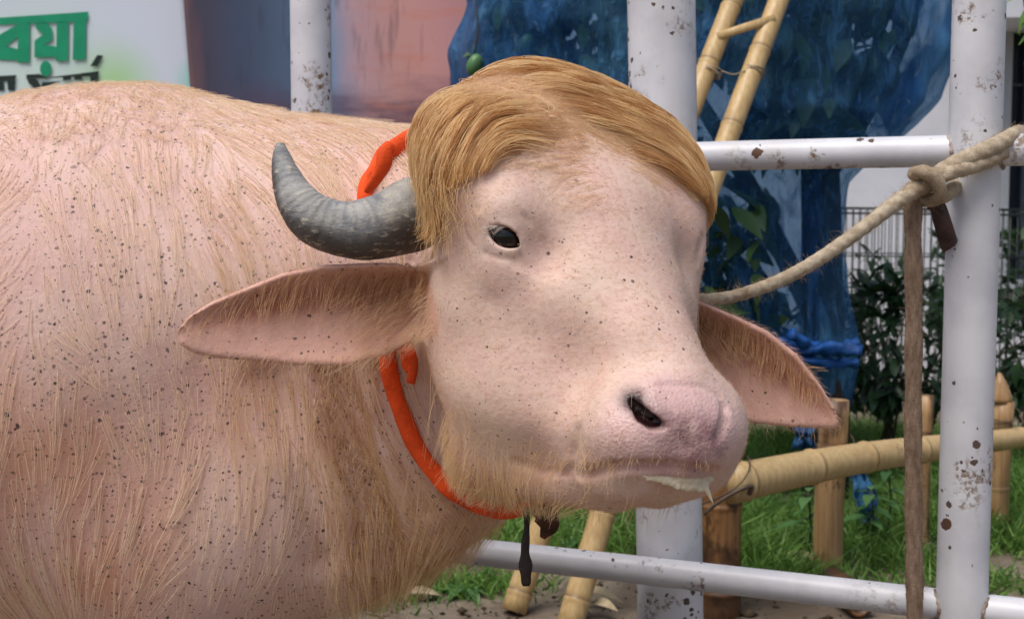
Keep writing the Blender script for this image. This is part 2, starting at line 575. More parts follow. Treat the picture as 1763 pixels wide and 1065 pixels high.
# ---- bamboo
def bamboo(name, A, B, r0, r1, mat, parent, first=.12, gap=.26, seg=22, bulge=.07, seed=0, hollow=True, tip=0.0):
    rg = np.random.default_rng(seed)
    A, B = np.asarray(A, float), np.asarray(B, float)
    L = np.linalg.norm(B - A); d = (B - A) / L
    nodes = []; s = first
    while s < L - .01:
        nodes.append(s); s += gap * rg.uniform(.85, 1.15)
    st = set(np.linspace(0, L, max(4, int(L / .05))))
    for s in nodes:
        for o in (-.016, -.010, -.006, -.003, 0, .003, .007, .012, .018): st.add(min(max(s + o, 0), L))
    st = np.array(sorted(st))
    rr = r0 + (r1 - r0) * st / L; nd = np.zeros(len(st))
    for s in nodes:
        x = st - s
        rr = rr * (1 + bulge * np.exp(-(x / .009) ** 2) - .05 * np.exp(-((x - .0105) / .004) ** 2))
        nd = np.maximum(nd, np.exp(-((x - .008) / .0045) ** 2))
    # shallow belly between nodes and a slow bow of the whole cane
    side = np.cross(d, [0.2, 1, .1]); side /= np.linalg.norm(side)
    bow = L * .008 * np.sin(np.pi * st / L * rg.uniform(.9, 1.6))
    path = A + d * st[:, None] + side * bow[:, None]
    V, F = tube_data(path, rr, seg, caps=False)
    ndv = np.repeat(nd, seg)
    n = len(st)
    last = (n - 1) * seg
    # cut top: rim, then down inside
    if hollow:
        c = path[-1]
        inner = c + (V[last:] - c) * .72
        deep = inner - d * .05
        o = len(V)
        V = np.vstack([V, inner, deep]); ndv = np.concatenate([ndv, np.zeros(seg), np.ones(seg)])
        for j in range(seg):
            k = (j + 1) % seg
            F.append((last + j, last + k, o + k, o + j)); F.append((o + j, o + k, o + seg + k, o + seg + j))
        F.append(tuple(o + seg + j for j in range(seg)))
    else:
        F.append(tuple(last + j for j in range(seg)))
    F.append(tuple(range(seg - 1, -1, -1)))
    o = mesh_obj(name, V, F, mat, parent)
    point_attr(o, 'node', ndv)
    return o


def lashing(center, axis, r, turns, pitch, mat, parent, wr=.0016, seed=0, name='wire_tie', tail=True):
    rg = np.random.default_rng(seed)
    d = np.asarray(axis, float) / np.linalg.norm(axis)
    e1 = np.cross(d, [.3, .5, .8]); e1 /= np.linalg.norm(e1); e2 = np.cross(d, e1)
    t = np.linspace(0, 2 * np.pi * turns, int(26 * turns))
    w = rg.uniform(0, 6, 4)
    rr = r + .0015 * np.sin(3 * t + w[0])
    path = np.asarray(center) + rr[:, None] * (np.cos(t)[:, None] * e1 + np.sin(t)[:, None] * e2) + d * ((t / t[-1] - .5) * pitch * turns + .004 * np.sin(2.3 * t + w[1]))[:, None]
    return tube(name, path, wr, mat, parent, 6)


bf = empty('bamboo_fence', P(1437, 985, 3.6) * [1, 1, 0], 'low bamboo fence of four stakes tied to one thick horizontal cane in the grass', 'fence')
bl = {}
for px, Y, top, bot, r, mt, first, gap, sd in ((1248, 3.27, 722, 1110, .0575, BAMB_D, .10, .235, 1), (1438, 3.60, 688, 985, .0440, BAMB_S, .06, .40, 2), (1600, 3.86, 680, 1010, .0255, BAMB_S, .085, .52, 3), (1733, 4.10, 690, 935, .0375, BAMB_S, .20, .27, 4)):
    a = P(px, 376, Y); zt = P(px, top, Y)[2]
    bl[px] = bamboo('stake', (a[0], Y, -.05), (a[0] + .004, Y, zt), r, r * .95, mt, bf, first, gap, seed=sd)
ra, rb = P(1262, 832, 3.215), P(1800, 740, 4.04)
RAILV = rb - ra
bamboo('rail', ra - RAILV * .01, rb, .052, .030, BAMB_R, bf, .05, .24, seed=9, bulge=.09)
for px, Y, r in ((1248, 3.27, .060), (1438, 3.60, .047), (1600, 3.86, .028), (1733, 4.1, .040)):
    t = (Y - .06 - ra[1]) / RAILV[1]
    c = ra + RAILV * np.clip(t, .0, 1)
    x = P(px, 376, Y)[0]
    lashing((x, Y, c[2] + .015), (0, .1, 1), r, 3, .010, WIRE, bf, seed=px)
    # figure of eight round both canes
    t_ = np.linspace(0, 2 * np.pi, 60)
    mid = np.array([x, (Y + c[1]) / 2, c[2]])
    path = mid + np.stack([(r + .006) * np.cos(t_), (r + .055) * np.sin(t_) * .98, .062 * np.cos(t_) + .01 * np.sin(2 * t_)], 1)
    tube('wire_tie', path, .0022, WIRE, bf, 6, closed=True)
# pointed cap on the last stake
a = P(1733, 376, 4.10); zt = P(1733, 690, 4.1)[2]
V, F = tube_data([(a[0], 4.1, zt - .004), (a[0], 4.1, zt + .012), (a[0] - .006, 4.1, zt + .06), (a[0] - .010, 4.1, zt + .095)], [.0372, .035, .022, .005], 20)
o = mesh_obj('cut_tip', V, F, BAMB_S, bf); point_attr(o, 'node', np.zeros(len(V)))
# a split twig caught in the tie by the white post
tw = spline([P(1212, 885, 3.18), P(1240, 862, 3.17), P(1275, 842, 3.16), P(1294, 836, 3.17), P(1290, 850, 3.18)], 20)
tube('twig', tw, np.linspace(.004, .007, 20), WIRE, bf, 7)

ladder = empty('bamboo_ladder', P(935, 1050, 3.28) * [1, 1, 0], 'pale bamboo ladder leaning against the blue netted tree', 'ladder')
la, lt = P(884, 1052, 3.28), P(1268, 0, 3.93)
lb, lu = P(978, 1085, 3.20), P(1338, 0, 3.93)
top = 1.22
pa = bamboo('pole', la, la + (lt - la) * top, .0345, .030, BAMB, ladder, .05, .235, 18, .06, 21)
pb_ = bamboo('pole', lb, lb + (lu - lb) * top, .036, .031, BAMB, ladder, .08, .25, 18, .06, 22)
for k in (.30, .62, .955, 1.14):
    p0, p1 = la + (lt - la) * k, lb + (lu - lb) * k
    if k == .955: p0, p1 = la + (lt - la) * .933, lb + (lu - lb) * .962
    e = (p1 - p0); 
    o = tube('rung', [p0 - e * .16 - (0, .03, 0), p0 - (0, .032, 0) + e * .3, p1 + e * .05 - (0, .03, 0)], [.013, .014, .013], BAMB, ladder, 10, flat=.6)
p0, p1 = la + (lt - la) * .866, lb + (lu - lb) * .868
for q in (p0, p1): lashing(q, lt - la, .0335, 3, .007, mat_plain('string', (190, 170, 140)) if q is p0 else bpy.data.materials['string'], ladder, .0020, 5, 'string_tie')
tube('string_tie', spline([p0 + (.03, -.03, 0), (p0 + p1) / 2 + (0, -.035, -.012), p1 - (.03, .03, 0)], 14), .0022, bpy.data.materials['string'], ladder, 6)

# ================================================================ plants
def leaf_template(n=5, w=.32, bend=.25, cupv=.12):
    """A leaf of length 1 along +x; returns verts and quads."""
    t = np.linspace(0, 1, n)
    hw = w * np.sin(np.pi * np.clip(t, .02, .985) ** .85) * .5 + .004
    V = []
    for ti, h in zip(t, hw):
        z = -bend * ti ** 2
        V += [(ti, -h, z + cupv * h), (ti, 0, z - cupv * h * .4), (ti, h, z + cupv * h)]
    Q = []
    for i in range(n - 1):
        a = 3 * i
        Q += [(a, a + 3, a + 4, a + 1), (a + 1, a + 4, a + 5, a + 2)]
    return np.array(V), np.array(Q)


def rot_from(d, roll):
    d = np.asarray(d, float); d = d / np.linalg.norm(d)
    up = np.array([0, 0, 1.0]) if abs(d[2]) < .95 else np.array([1.0, 0, 0])
    y = np.cross(up, d); y /= np.linalg.norm(y); z = np.cross(d, y)
    c, s = math.cos(roll), math.sin(roll)
    return np.stack([d, c * y + s * z, -s * y + c * z], 1)


def scatter_mesh(name, tmpl, pos, dirs, size, roll, mat, parent=None):
    V0, Q0 = tmpl
    n = len(pos)
    R = np.stack([rot_from(d, r) for d, r in zip(dirs, roll)])
    V = np.einsum('nij,kj->nki', R, V0) * np.asarray(size)[:, None, None] + np.asarray(pos)[:, None, :]
    Q = Q0[None] + (np.arange(n) * len(V0))[:, None, None]
    o = mesh_np(name, V.reshape(-1, 3), Q.reshape(-1, Q0.shape[1]), mat, parent)
    point_attr(o, 'tone', np.repeat(rng.random(n), len(V0)))
    return o


LEAF = leaf_template()
LEAF_LONG = leaf_template(6, .24, .35)
leaf_me = None


def leaf_objs(pos, dirs, size, roll, me, parent):
    pl = Vector(parent.location)
    for p, d, s, r in zip(pos, dirs, size, roll):
        o = bpy.data.objects.new('leaf', me)
        COL.objects.link(o)
        o.parent = parent
        mtx = Matrix([list(row) for row in rot_from(d, r)]).to_4x4()
        o.matrix_local = Matrix.Translation(Vector(p) - pl) @ mtx @ Matrix.Scale(float(s), 4)


def leaf_mesh(name, tmpl, mat):
    me = bpy.data.meshes.new(name)
    me.from_pydata([tuple(v) for v in tmpl[0]], [], [tuple(int(i) for i in q) for q in tmpl[1]])
    me.polygons.foreach_set('use_smooth', np.ones(len(me.polygons), bool))
    me.materials.append(mat)
    return me


BUSH = mat_leaf('bush_leaf', (18, 38, 20), (48, 82, 44), .2)
BUSH_ME = leaf_mesh('bush_leaf', leaf_template(5, .42, .3), BUSH)
STEM = mat_plain('plant_stem', (70, 66, 44), .8)


def bush(label, center, rad, n_obj, n_mass, lsize, seed, group=None):
    rg = np.random.default_rng(seed)
    c = np.asarray(center, float); r = np.asarray(rad, float)
    root = empty('bush', (c[0], c[1], 0), label, 'bush', group)
    stems = []
    for k in range(9):
        e = c + rg.normal(0, .5, 3) * r
        path = spline([(c[0] + rg.normal(0, .05), c[1] + rg.normal(0, .05), -.02), (c + e) / 2 * [1, 1, .7] , e], 9)
        stems.append(tube_data(path, np.linspace(.008, .003, 9), 6))
    mesh_obj('stem', *join_data(stems), STEM, root)
    def pts(n, lo):
        d = rg.normal(0, 1, (n, 3)); d /= np.linalg.norm(d, axis=1)[:, None]
        q = c + d * r * (rg.uniform(lo, 1, n) ** .6)[:, None]
        q += .16 * r * np.sin(q * 17 + seed)
        q[:, 2] = np.maximum(q[:, 2], .03)
        dd = d * .8 + rg.normal(0, .55, (n, 3)); dd[:, 2] -= .15
        return q, dd
    q, dd = pts(n_obj * 3, .8)
    m_ = np.argsort(q[:, 1])[:n_obj]
    leaf_objs(q[m_], dd[m_], lsize * rg.uniform(.7, 1.3, n_obj), rg.normal(0, .6, n_obj), BUSH_ME, root)
    q, dd = pts(n_mass, .25)
    o = scatter_mesh('foliage', LEAF, q, dd, lsize * rg.uniform(.6, 1.2, n_mass), rg.normal(0, .7, n_mass), BUSH, root)
    o['kind'] = 'stuff'
    return root


bush('dark leafy bush growing in front of the wire cage and beyond the bamboo fence', P(1540, 585, 5.0), (.42, .30, .33), 150, 800, .085, 3, None)
bush('shaded bush at the right edge beside the chipped white post', P(1790, 600, 5.1), (.30, .30, .33), 80, 450, .08, 4, None)
bush('low bush half hidden behind the blue net and the drooping ear', P(1400, 655, 5.5), (.34, .25, .22), 40, 400, .08, 5, None)

bush('tall dark bush standing behind the wire cage below the house window', P(1800, 520, 6.9), (.75, .25, .50), 60, 900, .09, 6, None)
bush('dim bush behind the wire cage left of the hanging rope', P(1530, 545, 6.9), (.45, .22, .34), 40, 420, .09, 7, None)

BR = mat_leaf('bright_leaf', (82, 128, 52), (128, 168, 82), .35)
BR_ME = leaf_mesh('bright_leaf', LEAF_LONG, BR)
br = empty('leafy_branch', P(1830, 90, 3.4), 'bright green leafy branch reaching in at the top right corner', 'branch')
tube('twig', spline([P(1900, 160, 3.45), P(1830, 90, 3.4), P(1775, 40, 3.38), P(1760, -20, 3.4)], 14), np.linspace(.008, .003, 14), STEM, br, 7)
for (x, y, dx, dy, s) in ((1800, 40, -60, 20, .10), (1805, 70, -60, 30, .10), (1790, 20, -45, 20, .09), (1810, 95, -55, 35, .10), (1770, 10, -30, 45, .08), (1830, 120, -40, 60, .11), (1840, 60, -20, 80, .12), (1770, -10, -60, 10, .11), (1800, 110, 30, 60, .1)):
    p = P(x, y, 3.4 + .03 * math.sin(x)); d = P(x + dx, y + dy, 3.36) - p
    leaf_objs([p], [d], [s], [random.uniform(-.5, .5)], BR_ME, br)

# ---- the tree wrapped in blue net
TY = 4.55
tree = empty('mango_tree', P(1415, 376, TY) * [1, 1, 0], 'young mango tree wrapped in blue netting', 'tree')
BARK = mat_plain('dark_bark', (58, 50, 46), .9, .2, .4, 18, bump=.6)
tube('trunk', spline([P(1420, 930, TY), P(1424, 700, TY), P(1416, 480, TY), P(1412, 300, TY), P(1400, 100, TY), P(1395, -150, TY)], 30), np.linspace(.085, .06, 30), BARK, tree, 14)
for pl, r in (([(1412, 560), (1350, 440), (1290, 320), (1180, 140), (1080, 20)], .045), ([(1405, 330), (1490, 200), (1560, 60), (1600, -80)], .035), ([(1405, 220), (1330, 100), (1290, -60)], .035), ([(1310, 350), (1130, 230), (960, 120), (870, 40)], .025)):
    k = len(pl)
    tube('limb', spline([P(x, y, TY + .12 * math.sin(i * 1.7)) for i, (x, y) in enumerate(pl)], 22), np.linspace(r, r * .45, 22), BARK, tree, 10)
rg = np.random.default_rng(12)
NL = 2600
qy = -170 + 410 * rg.random(NL)
qx = 850 + rg.random(NL) * (np.interp(qy, [-170, 130, 240], [1570, 1550, 1420]) - 850)
qx = np.concatenate([qx, rg.uniform(1150, 1335, 330)]); qy = np.concatenate([qy, rg.uniform(330, 620, 330)])
q = np.array([P(x, y, 4.6 + float(np.clip(rg.normal(0, .16), -.3, .3))) for x, y in zip(qx, qy)])
keep = (np.sin(q[:, 0] * 7 + q[:, 2] * 4) + np.sin(q[:, 2] * 9 - q[:, 0] * 3)) > -1.25
q = q[keep]
dd = rg.normal(0, .5, q.shape) + np.array([0, -.2, -.5])
MG = mat_leaf('mango_leaf', (34, 56, 34), (86, 116, 66), .25)
o = scatter_mesh('crown', leaf_template(6, .42, .3), q, dd, rg.uniform(.09, .17, len(q)), rg.normal(0, .6, len(q)), MG, tree)
o['kind'] = 'stuff'
MGF = mat_plain('mango_skin', (92, 140, 84), .4, .4, .2)
for x, y in ((817, 112), (905, 78)):
    c = P(x, y, 4.30)
    bm = bmesh.new(); bmesh.ops.create_uvsphere(bm, u_segments=16, v_segments=10, radius=.028)
    for v in bm.verts: v.co.z *= 1.35; v.co.x += .006 * v.co.z / .03
    o = mesh_obj('mango', [], [], MGF); bm.to_mesh(o.data); bm.free(); o.location = c
    o.data.polygons.foreach_set('use_smooth', np.ones(len(o.data.polygons), bool)); adopt(o, tree)
    tube('fruit_stalk', spline([c + (0, 0, .035), c + (.01, 0, .12), c + (.0, .05, .25)], 8), .003, STEM, tree, 5)

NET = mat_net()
rows = [(-330, 900, 1500), (-180, 826, 1640), (-60, 808, 1646), (0, 806, 1642), (40, 784, 1640), (80, 775, 1637), (130, 771, 1630), (175, 780, 1606), (215, 815, 1570), (250, 900, 1530), (280, 1010, 1485), (310, 1090, 1462), (360, 1150, 1453), (430, 1180, 1452), (500, 1195, 1460), (560, 1210, 1470), (590, 1225, 1478), (612, 1290, 1476), (640, 1330, 1474), (690, 1352, 1466), (740, 1372, 1436)]
rows = np.array(rows, float)
ny, nth = 150, 220
yy = np.linspace(rows[0, 0], rows[-1, 0], ny)
xl, xr = np.interp(yy, rows[:, 0], rows[:, 1]), np.interp(yy, rows[:, 0], rows[:, 2])
V, GA = [], []
th = np.linspace(0, 2 * np.pi, nth, endpoint=False)
for j in range(ny):
    a, b = P(xl[j], yy[j], TY), P(xr[j], yy[j], TY)
    c = (a + b) / 2; h = (b[0] - a[0]) / 2
    z = c[2]
    pl = 1 + .030 * np.sin(9 * th + 2.3 * np.sin(z * 3.1)) + .022 * np.sin(23 * th + 5 * np.sin(z * 2.2 + 1)) + .012 * np.sin(41 * th - z * 9) + .02 * np.sin(z * 17 + 3 * np.sin(2 * th)) + .012 * np.sin(z * 37 + 5 * th) + .020 * (1 - np.abs(np.sin(6 * th + 7 * z + 2 * np.sin(3 * th)))) ** 3 + .016 * (1 - np.abs(np.sin(11 * th - 13 * z + 3 * np.sin(2 * th + z)))) ** 3
    edge = np.abs(np.cos(th)) ** 6
    pl = pl * (1 - edge) + (1 + .010 * np.sin(z * 31)) * edge
    dp = min(h * .62, .50)
    g = .55 * math.exp(-((yy[j] - 600) / 22) ** 2) + .12 * math.exp(-((yy[j] - 660) / 50) ** 2)
    for t, k in zip(th, pl):
        V.append((c[0] + h * k * math.cos(t), TY + dp * k * math.sin(t), z + .02 * math.sin(5 * t + 1)))
        fpx = 1640 - (yy[j] + 10) * .58
        pxh = xl[j] + (xr[j] - xl[j]) * (.5 + .5 * math.cos(t))
        fold = .55 * math.exp(-((pxh - fpx) / 26) ** 2) * (t > math.pi) * (yy[j] < 235) + .30 * math.exp(-((pxh - 1500 + .9 * (yy[j] - 170)) / 45) ** 2) * (t > math.pi) * (90 < yy[j] < 230) + .22 * max(0, 1 - (pxh - xl[j]) / 130) * (yy[j] < 240)
        GA.append(fold + g + .18 * max(0, math.sin(7 * t + 3.0 * math.sin(z * 2.1))) ** 6 + .35 * max(0, math.sin(1.5 * t + z * 2.9 + .6)) ** 40)
Q = []
ii = np.arange(ny * nth).reshape(ny, nth)
Q = np.stack([ii[:-1], np.roll(ii, -1, 1)[:-1], np.roll(ii, -1, 1)[1:], ii[1:]], -1).reshape(-1, 4)
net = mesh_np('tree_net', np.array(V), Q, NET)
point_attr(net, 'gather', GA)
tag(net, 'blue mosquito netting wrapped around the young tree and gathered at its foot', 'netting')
# gathered knot band and hanging tails
tb = []
for k, (pl, r) in enumerate((([(1215, 560), (1300, 585), (1380, 600), (1440, 598), (1482, 606)], .022), ([(1360, 575), (1420, 604), (1478, 590)], .018), ([(1290, 600), (1400, 622), (1476, 626)], .016))):
    pth = spline([P(x, y, 4.10 + .05 * math.sin(i)) for i, (x, y) in enumerate(pl)], 30)
    V, F = tube_data(pth, r * (1 + .25 * np.sin(np.arange(30) * 1.3 + k)), 12, prof=lambda i, t, k=k: 1 + .2 * np.sin(3 * t + i * .5 + k))
    tb.append((V, F))
BLUE = mat_plain('blue_cloth', (30, 92, 170), .6, .3, .35, 8, bump=.5)
mesh_obj('gathered_band', *join_data(tb), BLUE, net)
def rag(name, pl, Y, w, mat, parent=None):
    """A crumpled strip hanging along pl."""
    n = 26
    c = spline([P(x, y, Y + .02 * math.sin(i * 2.1)) for i, (x, y) in enumerate(pl)], n)
    V = []
    m_ = 9
    for i in range(n):
        for j in range(m_):
            s = j / (m_ - 1) - .5
            ww = w * (1 + .25 * math.sin(i * .6)) * (1 - .25 * (i / n))
            V.append(c[i] + np.array([s * ww, .022 * math.sin(j * 1.7 + i * .35) + .01 * math.sin(i * 1.1), .012 * math.sin(j * 2.3 + i) * (i / n)]))
    F = [(i * m_ + j, i * m_ + j + 1, (i + 1) * m_ + j + 1, (i + 1) * m_ + j) for i in range(n - 1) for j in range(m_ - 1)]
    o = mesh_obj(name, V, F, mat, parent)
    o.modifiers.new('thick', 'SOLIDIFY').thickness = .0015
    return o
rag('tail', [(1392, 660), (1388, 710), (1384, 745), (1386, 775)], 3.92, .075, NET, net); point_attr(net.children[-1], 'gather', np.full(len(net.children[-1].data.vertices), .45))
r_ = rag('rag_strip', [(1474, 770), (1478, 815), (1488, 850), (1494, 890), (1498, 905)], 3.95, .075, NET); point_attr(r_, 'gather', np.full(len(r_.data.vertices), .4))
tag(r_, 'torn strip of blue netting trailing in the grass behind the thick bamboo cane', 'netting')

# ---- wire cage
cage = empty('wire_cage', P(1600, 480, 5.9) * [1, 1, 0], 'dark green wire mesh cage standing before the white house', 'cage')
CW = mat_plain('cage_wire', (34, 46, 38), .5, .4)
cy = 5.9
ztop = P(1500, 360, cy)[2]; zbot = .05
x0, x1 = P(1440, 0, cy)[0], P(1850, 0, cy)[0]
me_v = None
n_w = int((x1 - x0) / .034)
for layer, dy in ((0, 0.0), (1, .55)):
    for k in range(n_w):
        x = x0 + k * .034 + layer * .011
        if me_v is None:
            o = tube('wire', [(x, cy, zbot), (x, cy, (zbot + ztop) / 2), (x, cy, ztop)], .0029, CW, cage, 5); me_v = o.data; bx0 = x; base_m = o.matrix_parent_inverse.copy()
        else:
            o = bpy.data.objects.new('wire', me_v); COL.objects.link(o); o.parent = cage; o.matrix_parent_inverse = base_m; o.location = (x - bx0, dy, 0)
for dy in (0, .55):
    for pyy in (357, 366, 440, 505, 512, 575, 640):
        z = P(1500, pyy, cy)[2] - .0
        tube('wire', [(x0 - .02, cy + dy - .004, z), ((x0 + x1) / 2, cy + dy - .004, z - .006), (x1, cy + dy - .004, z - .012)], .0034, CW, cage, 5)
for x in (x0, (x0 + x1) / 2, x1):
    for z in (ztop - .01, P(1500, 505, cy)[2]):
        tube('wire', [(x, cy, z), (x, cy + .275, z), (x, cy + .55, z)], .0034, CW, cage, 5)

# ---- grass
GR = mat_leaf('grass_blade', (58, 100, 38), (140, 178, 88), .4)
rg = np.random.default_rng(5)
def blades(n, xr_, yr_, h0, h1):
    x = rg.uniform(*xr_, n * 2); y = yr_[0] + (yr_[1] - yr_[0]) * rg.random(n * 2) ** 1.3
    f = np.sin(3.1 * x + 1.7 * y) + np.sin(5.3 * y - 2.2 * x + 1) + .8 * np.sin(11 * x + 7 * y)
    edge = (y - yr_[0]) / .35
    k = np.where((f + rg.normal(0, .8, n * 2) > -1.0) & (rg.random(n * 2) < np.clip(edge + .15, 0, 1)))[0][:n]
    return np.stack([x[k], y[k], np.full(len(k), -.015)], 1), rg.uniform(h0, h1, len(k)) * (1 + .25 * f[k])
pa1, ha1 = blades(38000, (.45, 2.6), (3.38, 5.9), .06, .16)
pa2, ha2 = blades(9000, (-.7, .6), (3.72, 5.6), .06, .14)
pa3 = np.stack([rg.normal(-.12, .12, 700), rg.normal(3.50, .06, 700), np.full(700, -.012)], 1); ha3 = rg.uniform(.03, .07, 700)
pa4 = np.stack([rg.normal(-.42, .12, 900), rg.normal(3.45, .10, 900), np.full(900, -.012)], 1); ha4 = rg.uniform(.04, .09, 900)
pa = np.vstack([pa1, pa2, pa3, pa4]); ha = np.concatenate([ha1, ha2, ha3, ha4])
n = len(pa)
dr = rg.normal(0, .55, (n, 3)); dr[:, 2] = 1.0
side = np.cross(dr, rg.normal(0, 1, (n, 3))); side /= np.linalg.norm(side, axis=1)[:, None]
dr /= np.linalg.norm(dr, axis=1)[:, None]
lean = rg.normal(0, .5, (n, 3)); lean[:, 2] = -.25
w = rg.uniform(.0022, .0045, n)
mid = pa + dr * (ha * .55)[:, None] + lean * (ha * .12)[:, None]
tipp = pa + dr * (ha * .95)[:, None] + lean * (ha * .55)[:, None]
Vg = np.stack([pa - side * w[:, None], pa + side * w[:, None], mid + side * (w * .85)[:, None], mid - side * (w * .85)[:, None], tipp + side * (w * .15)[:, None], tipp - side * (w * .15)[:, None]], 1)
Qg = np.array([[0, 1, 2, 3], [3, 2, 4, 5]])[None] + (np.arange(n) * 6)[:, None, None]
grass = mesh_np('grass', Vg.reshape(-1, 3), Qg.reshape(-1, 4), GR)
point_attr(grass, 'tone', np.repeat(rg.random(n) * .9, 6))
tag(grass, 'lush green grass growing round the bamboo fence', 'grass', kind='stuff')

WEED = mat_leaf('weed_leaf', (56, 96, 50), (104, 146, 88), .3)
WEED_ME = leaf_mesh('weed_leaf', leaf_template(5, .40, .5), WEED)
for i, (x, y, Y, lab) in enumerate(((1392, 845, 3.72, 'broad leaved weed in the grass left of the stained bamboo stake'), (1530, 800, 4.0, 'pale leaved weed in the grass right of the stained bamboo stake'), (1500, 842, 3.85, 'small weed between the blue rag and the hanging rope'), (1000, 925, 3.9, 'weed growing behind the feet of the bamboo ladder'), (800, 1010, 3.45, 'small weed on bare soil beneath the neck'))):
    p = P(x, y, Y)
    wd_ = empty('weed_plant', (p[0], Y, 0), lab, 'weed', 'broad leaved weeds in the grass')
    tube('stem', [(p[0], Y, -.01), (p[0] + .01, Y, p[2] * .5), (p[0], Y, p[2])], .003, STEM, wd_, 5)
    for k in range(13):
        a = k * 2.4; hgt = p[2] * (.45 + .55 * ((k * 7) % 13) / 12)
        leaf_objs([(p[0], Y, hgt)], [(math.cos(a), math.sin(a), .35)], [.055 + .02 * ((k * 5) % 3)], [.2 * math.sin(k)], WEED_ME, wd_)

# ---- litter by the fence
c = P(1432, 992, 3.42)
o = bamboo('bamboo_offcut', (c[0], 3.42, .035), (c[0] + .02, 3.20, .036), .038, .038, BAMB_D, None, .08, .3, seed=31)
tag(o, 'short cut length of dark bamboo lying at the foot of the stained stake', 'bamboo')
DRY = mat_plain('dry_leaf', (196, 180, 146), .8, .2, .25, 20)
def dry(name, x, y, Y, s, d, lab, curl=.3):
    V0, Q0 = leaf_template(7, .38, curl, .5)
    p = P(x, y, Y); p[2] = .018
    V = V0 * s @ rot_from(d, .3).T + p
    o = mesh_obj(name, V, Q0, DRY); o.modifiers.new('thick', 'SOLIDIFY').thickness = .0015
    return tag(o, lab, 'dry leaf')
dry('bamboo_sheath', 1330, 975, 3.63, .20, (1, .05, .12), 'pale dry bamboo sheath lying in front of the grass left of the stained stake', .15)
dry('dry_leaf', 1000, 1040, 3.36, .10, (.8, -.3, .35), 'curled cream dry leaf on the soil beside the ladder foot', .7)
dry('dry_leaf', 1018, 1062, 3.27, .09, (.5, -.6, .2), 'flat cream dry leaf on the soil right of the ladder foot', .3)
dry('dry_leaf', 700, 1040, 3.35, .10, (.9, .2, .1), 'tan dry leaf on the soil beneath the brisket', .3)
# soil crumbs and straw
rg = np.random.default_rng(8)
n = 900
pc = np.stack([rg.uniform(-.9, 1.6, n), rg.uniform(2.9, 3.9, n), rg.uniform(-.012, .0, n)], 1)
oc = np.array([(1, 0, 0), (-1, 0, 0), (0, 1, 0), (0, -1, 0), (0, 0, .7), (0, 0, -.7)])
of = np.array([(0, 2, 4), (2, 1, 4), (1, 3, 4), (3, 0, 4), (2, 0, 5), (1, 2, 5), (3, 1, 5), (0, 3, 5)])
sz = rg.lognormal(math.log(.0042), .5, n)
V = oc[None] * (sz[:, None] * rg.uniform(.6, 1.4, (n, 3)))[:, None, :] + pc[:, None, :]
cr = mesh_np('soil_crumbs', V.reshape(-1, 3), (of[None] + (np.arange(n) * 6)[:, None, None]).reshape(-1, 3), mat_plain('crumb', (92, 80, 64), .95, .1, .4), smooth=False)
tag(cr, 'crumbs of soil and grit scattered on the bare ground', 'soil', kind='stuff')
# ================================================================ water buffalo (signed distance sculpt)
HX = np.array([-.87, -.48, .05]); HY = np.array([.17, -.63, -.76])
HX /= np.linalg.norm(HX); HY -= HX * (HX @ HY); HY /= np.linalg.norm(HY); HZ = np.cross(HX, HY)
HR = np.stack([HX, HY, HZ], 1)
HO = P(1040, 415, 1.56) + HX * 0.012


def L2W(p): return np.asarray(p, float) @ HR.T + HO
def W2L(p): return (np.asarray(p, float) - HO) @ HR


def ell(p, c, r):
    q = p - np.asarray(c, float)
    r = np.asarray(r, float)
    k0 = np.sqrt(((q / r) ** 2).sum(1)); k1 = np.sqrt(((q / r ** 2) ** 2).sum(1)) + 1e-9
    return k0 * (k0 - 1) / k1


def elr(p, c, r, ax):
    """ellipsoid whose rows of ax are its axes"""
    return ell((p - np.asarray(c, float)) @ np.asarray(ax, float).T, (0, 0, 0), r)


def axes(d, up):
    d = np.asarray(d, float) / np.linalg.norm(d)
    u = np.asarray(up, float); u = u - d * (u @ d); u /= np.linalg.norm(u)
    return np.stack([d, u, np.cross(d, u)])


def rc(p, a, b, ra, rb):
    a = np.asarray(a, float); ab = np.asarray(b, float) - a
    t = np.clip(((p - a) @ ab) / (ab @ ab), 0, 1)
    return np.linalg.norm(p - a - t[:, None] * ab, axis=1) - (ra + t * (rb - ra))


def smin(a, b, k):
    h = np.maximum(k - np.abs(a - b), 0) / k
    return np.minimum(a, b) - h * h * k * 0.25


def smax(a, b, k): return -smin(-a, -b, k)


def polyd(p, pts):
    d = np.full(len(p), 9.0)
    for a, b in zip(pts[:-1], pts[1:]):
        d = np.minimum(d, rc(p, a, b, 0, 0))
    return d


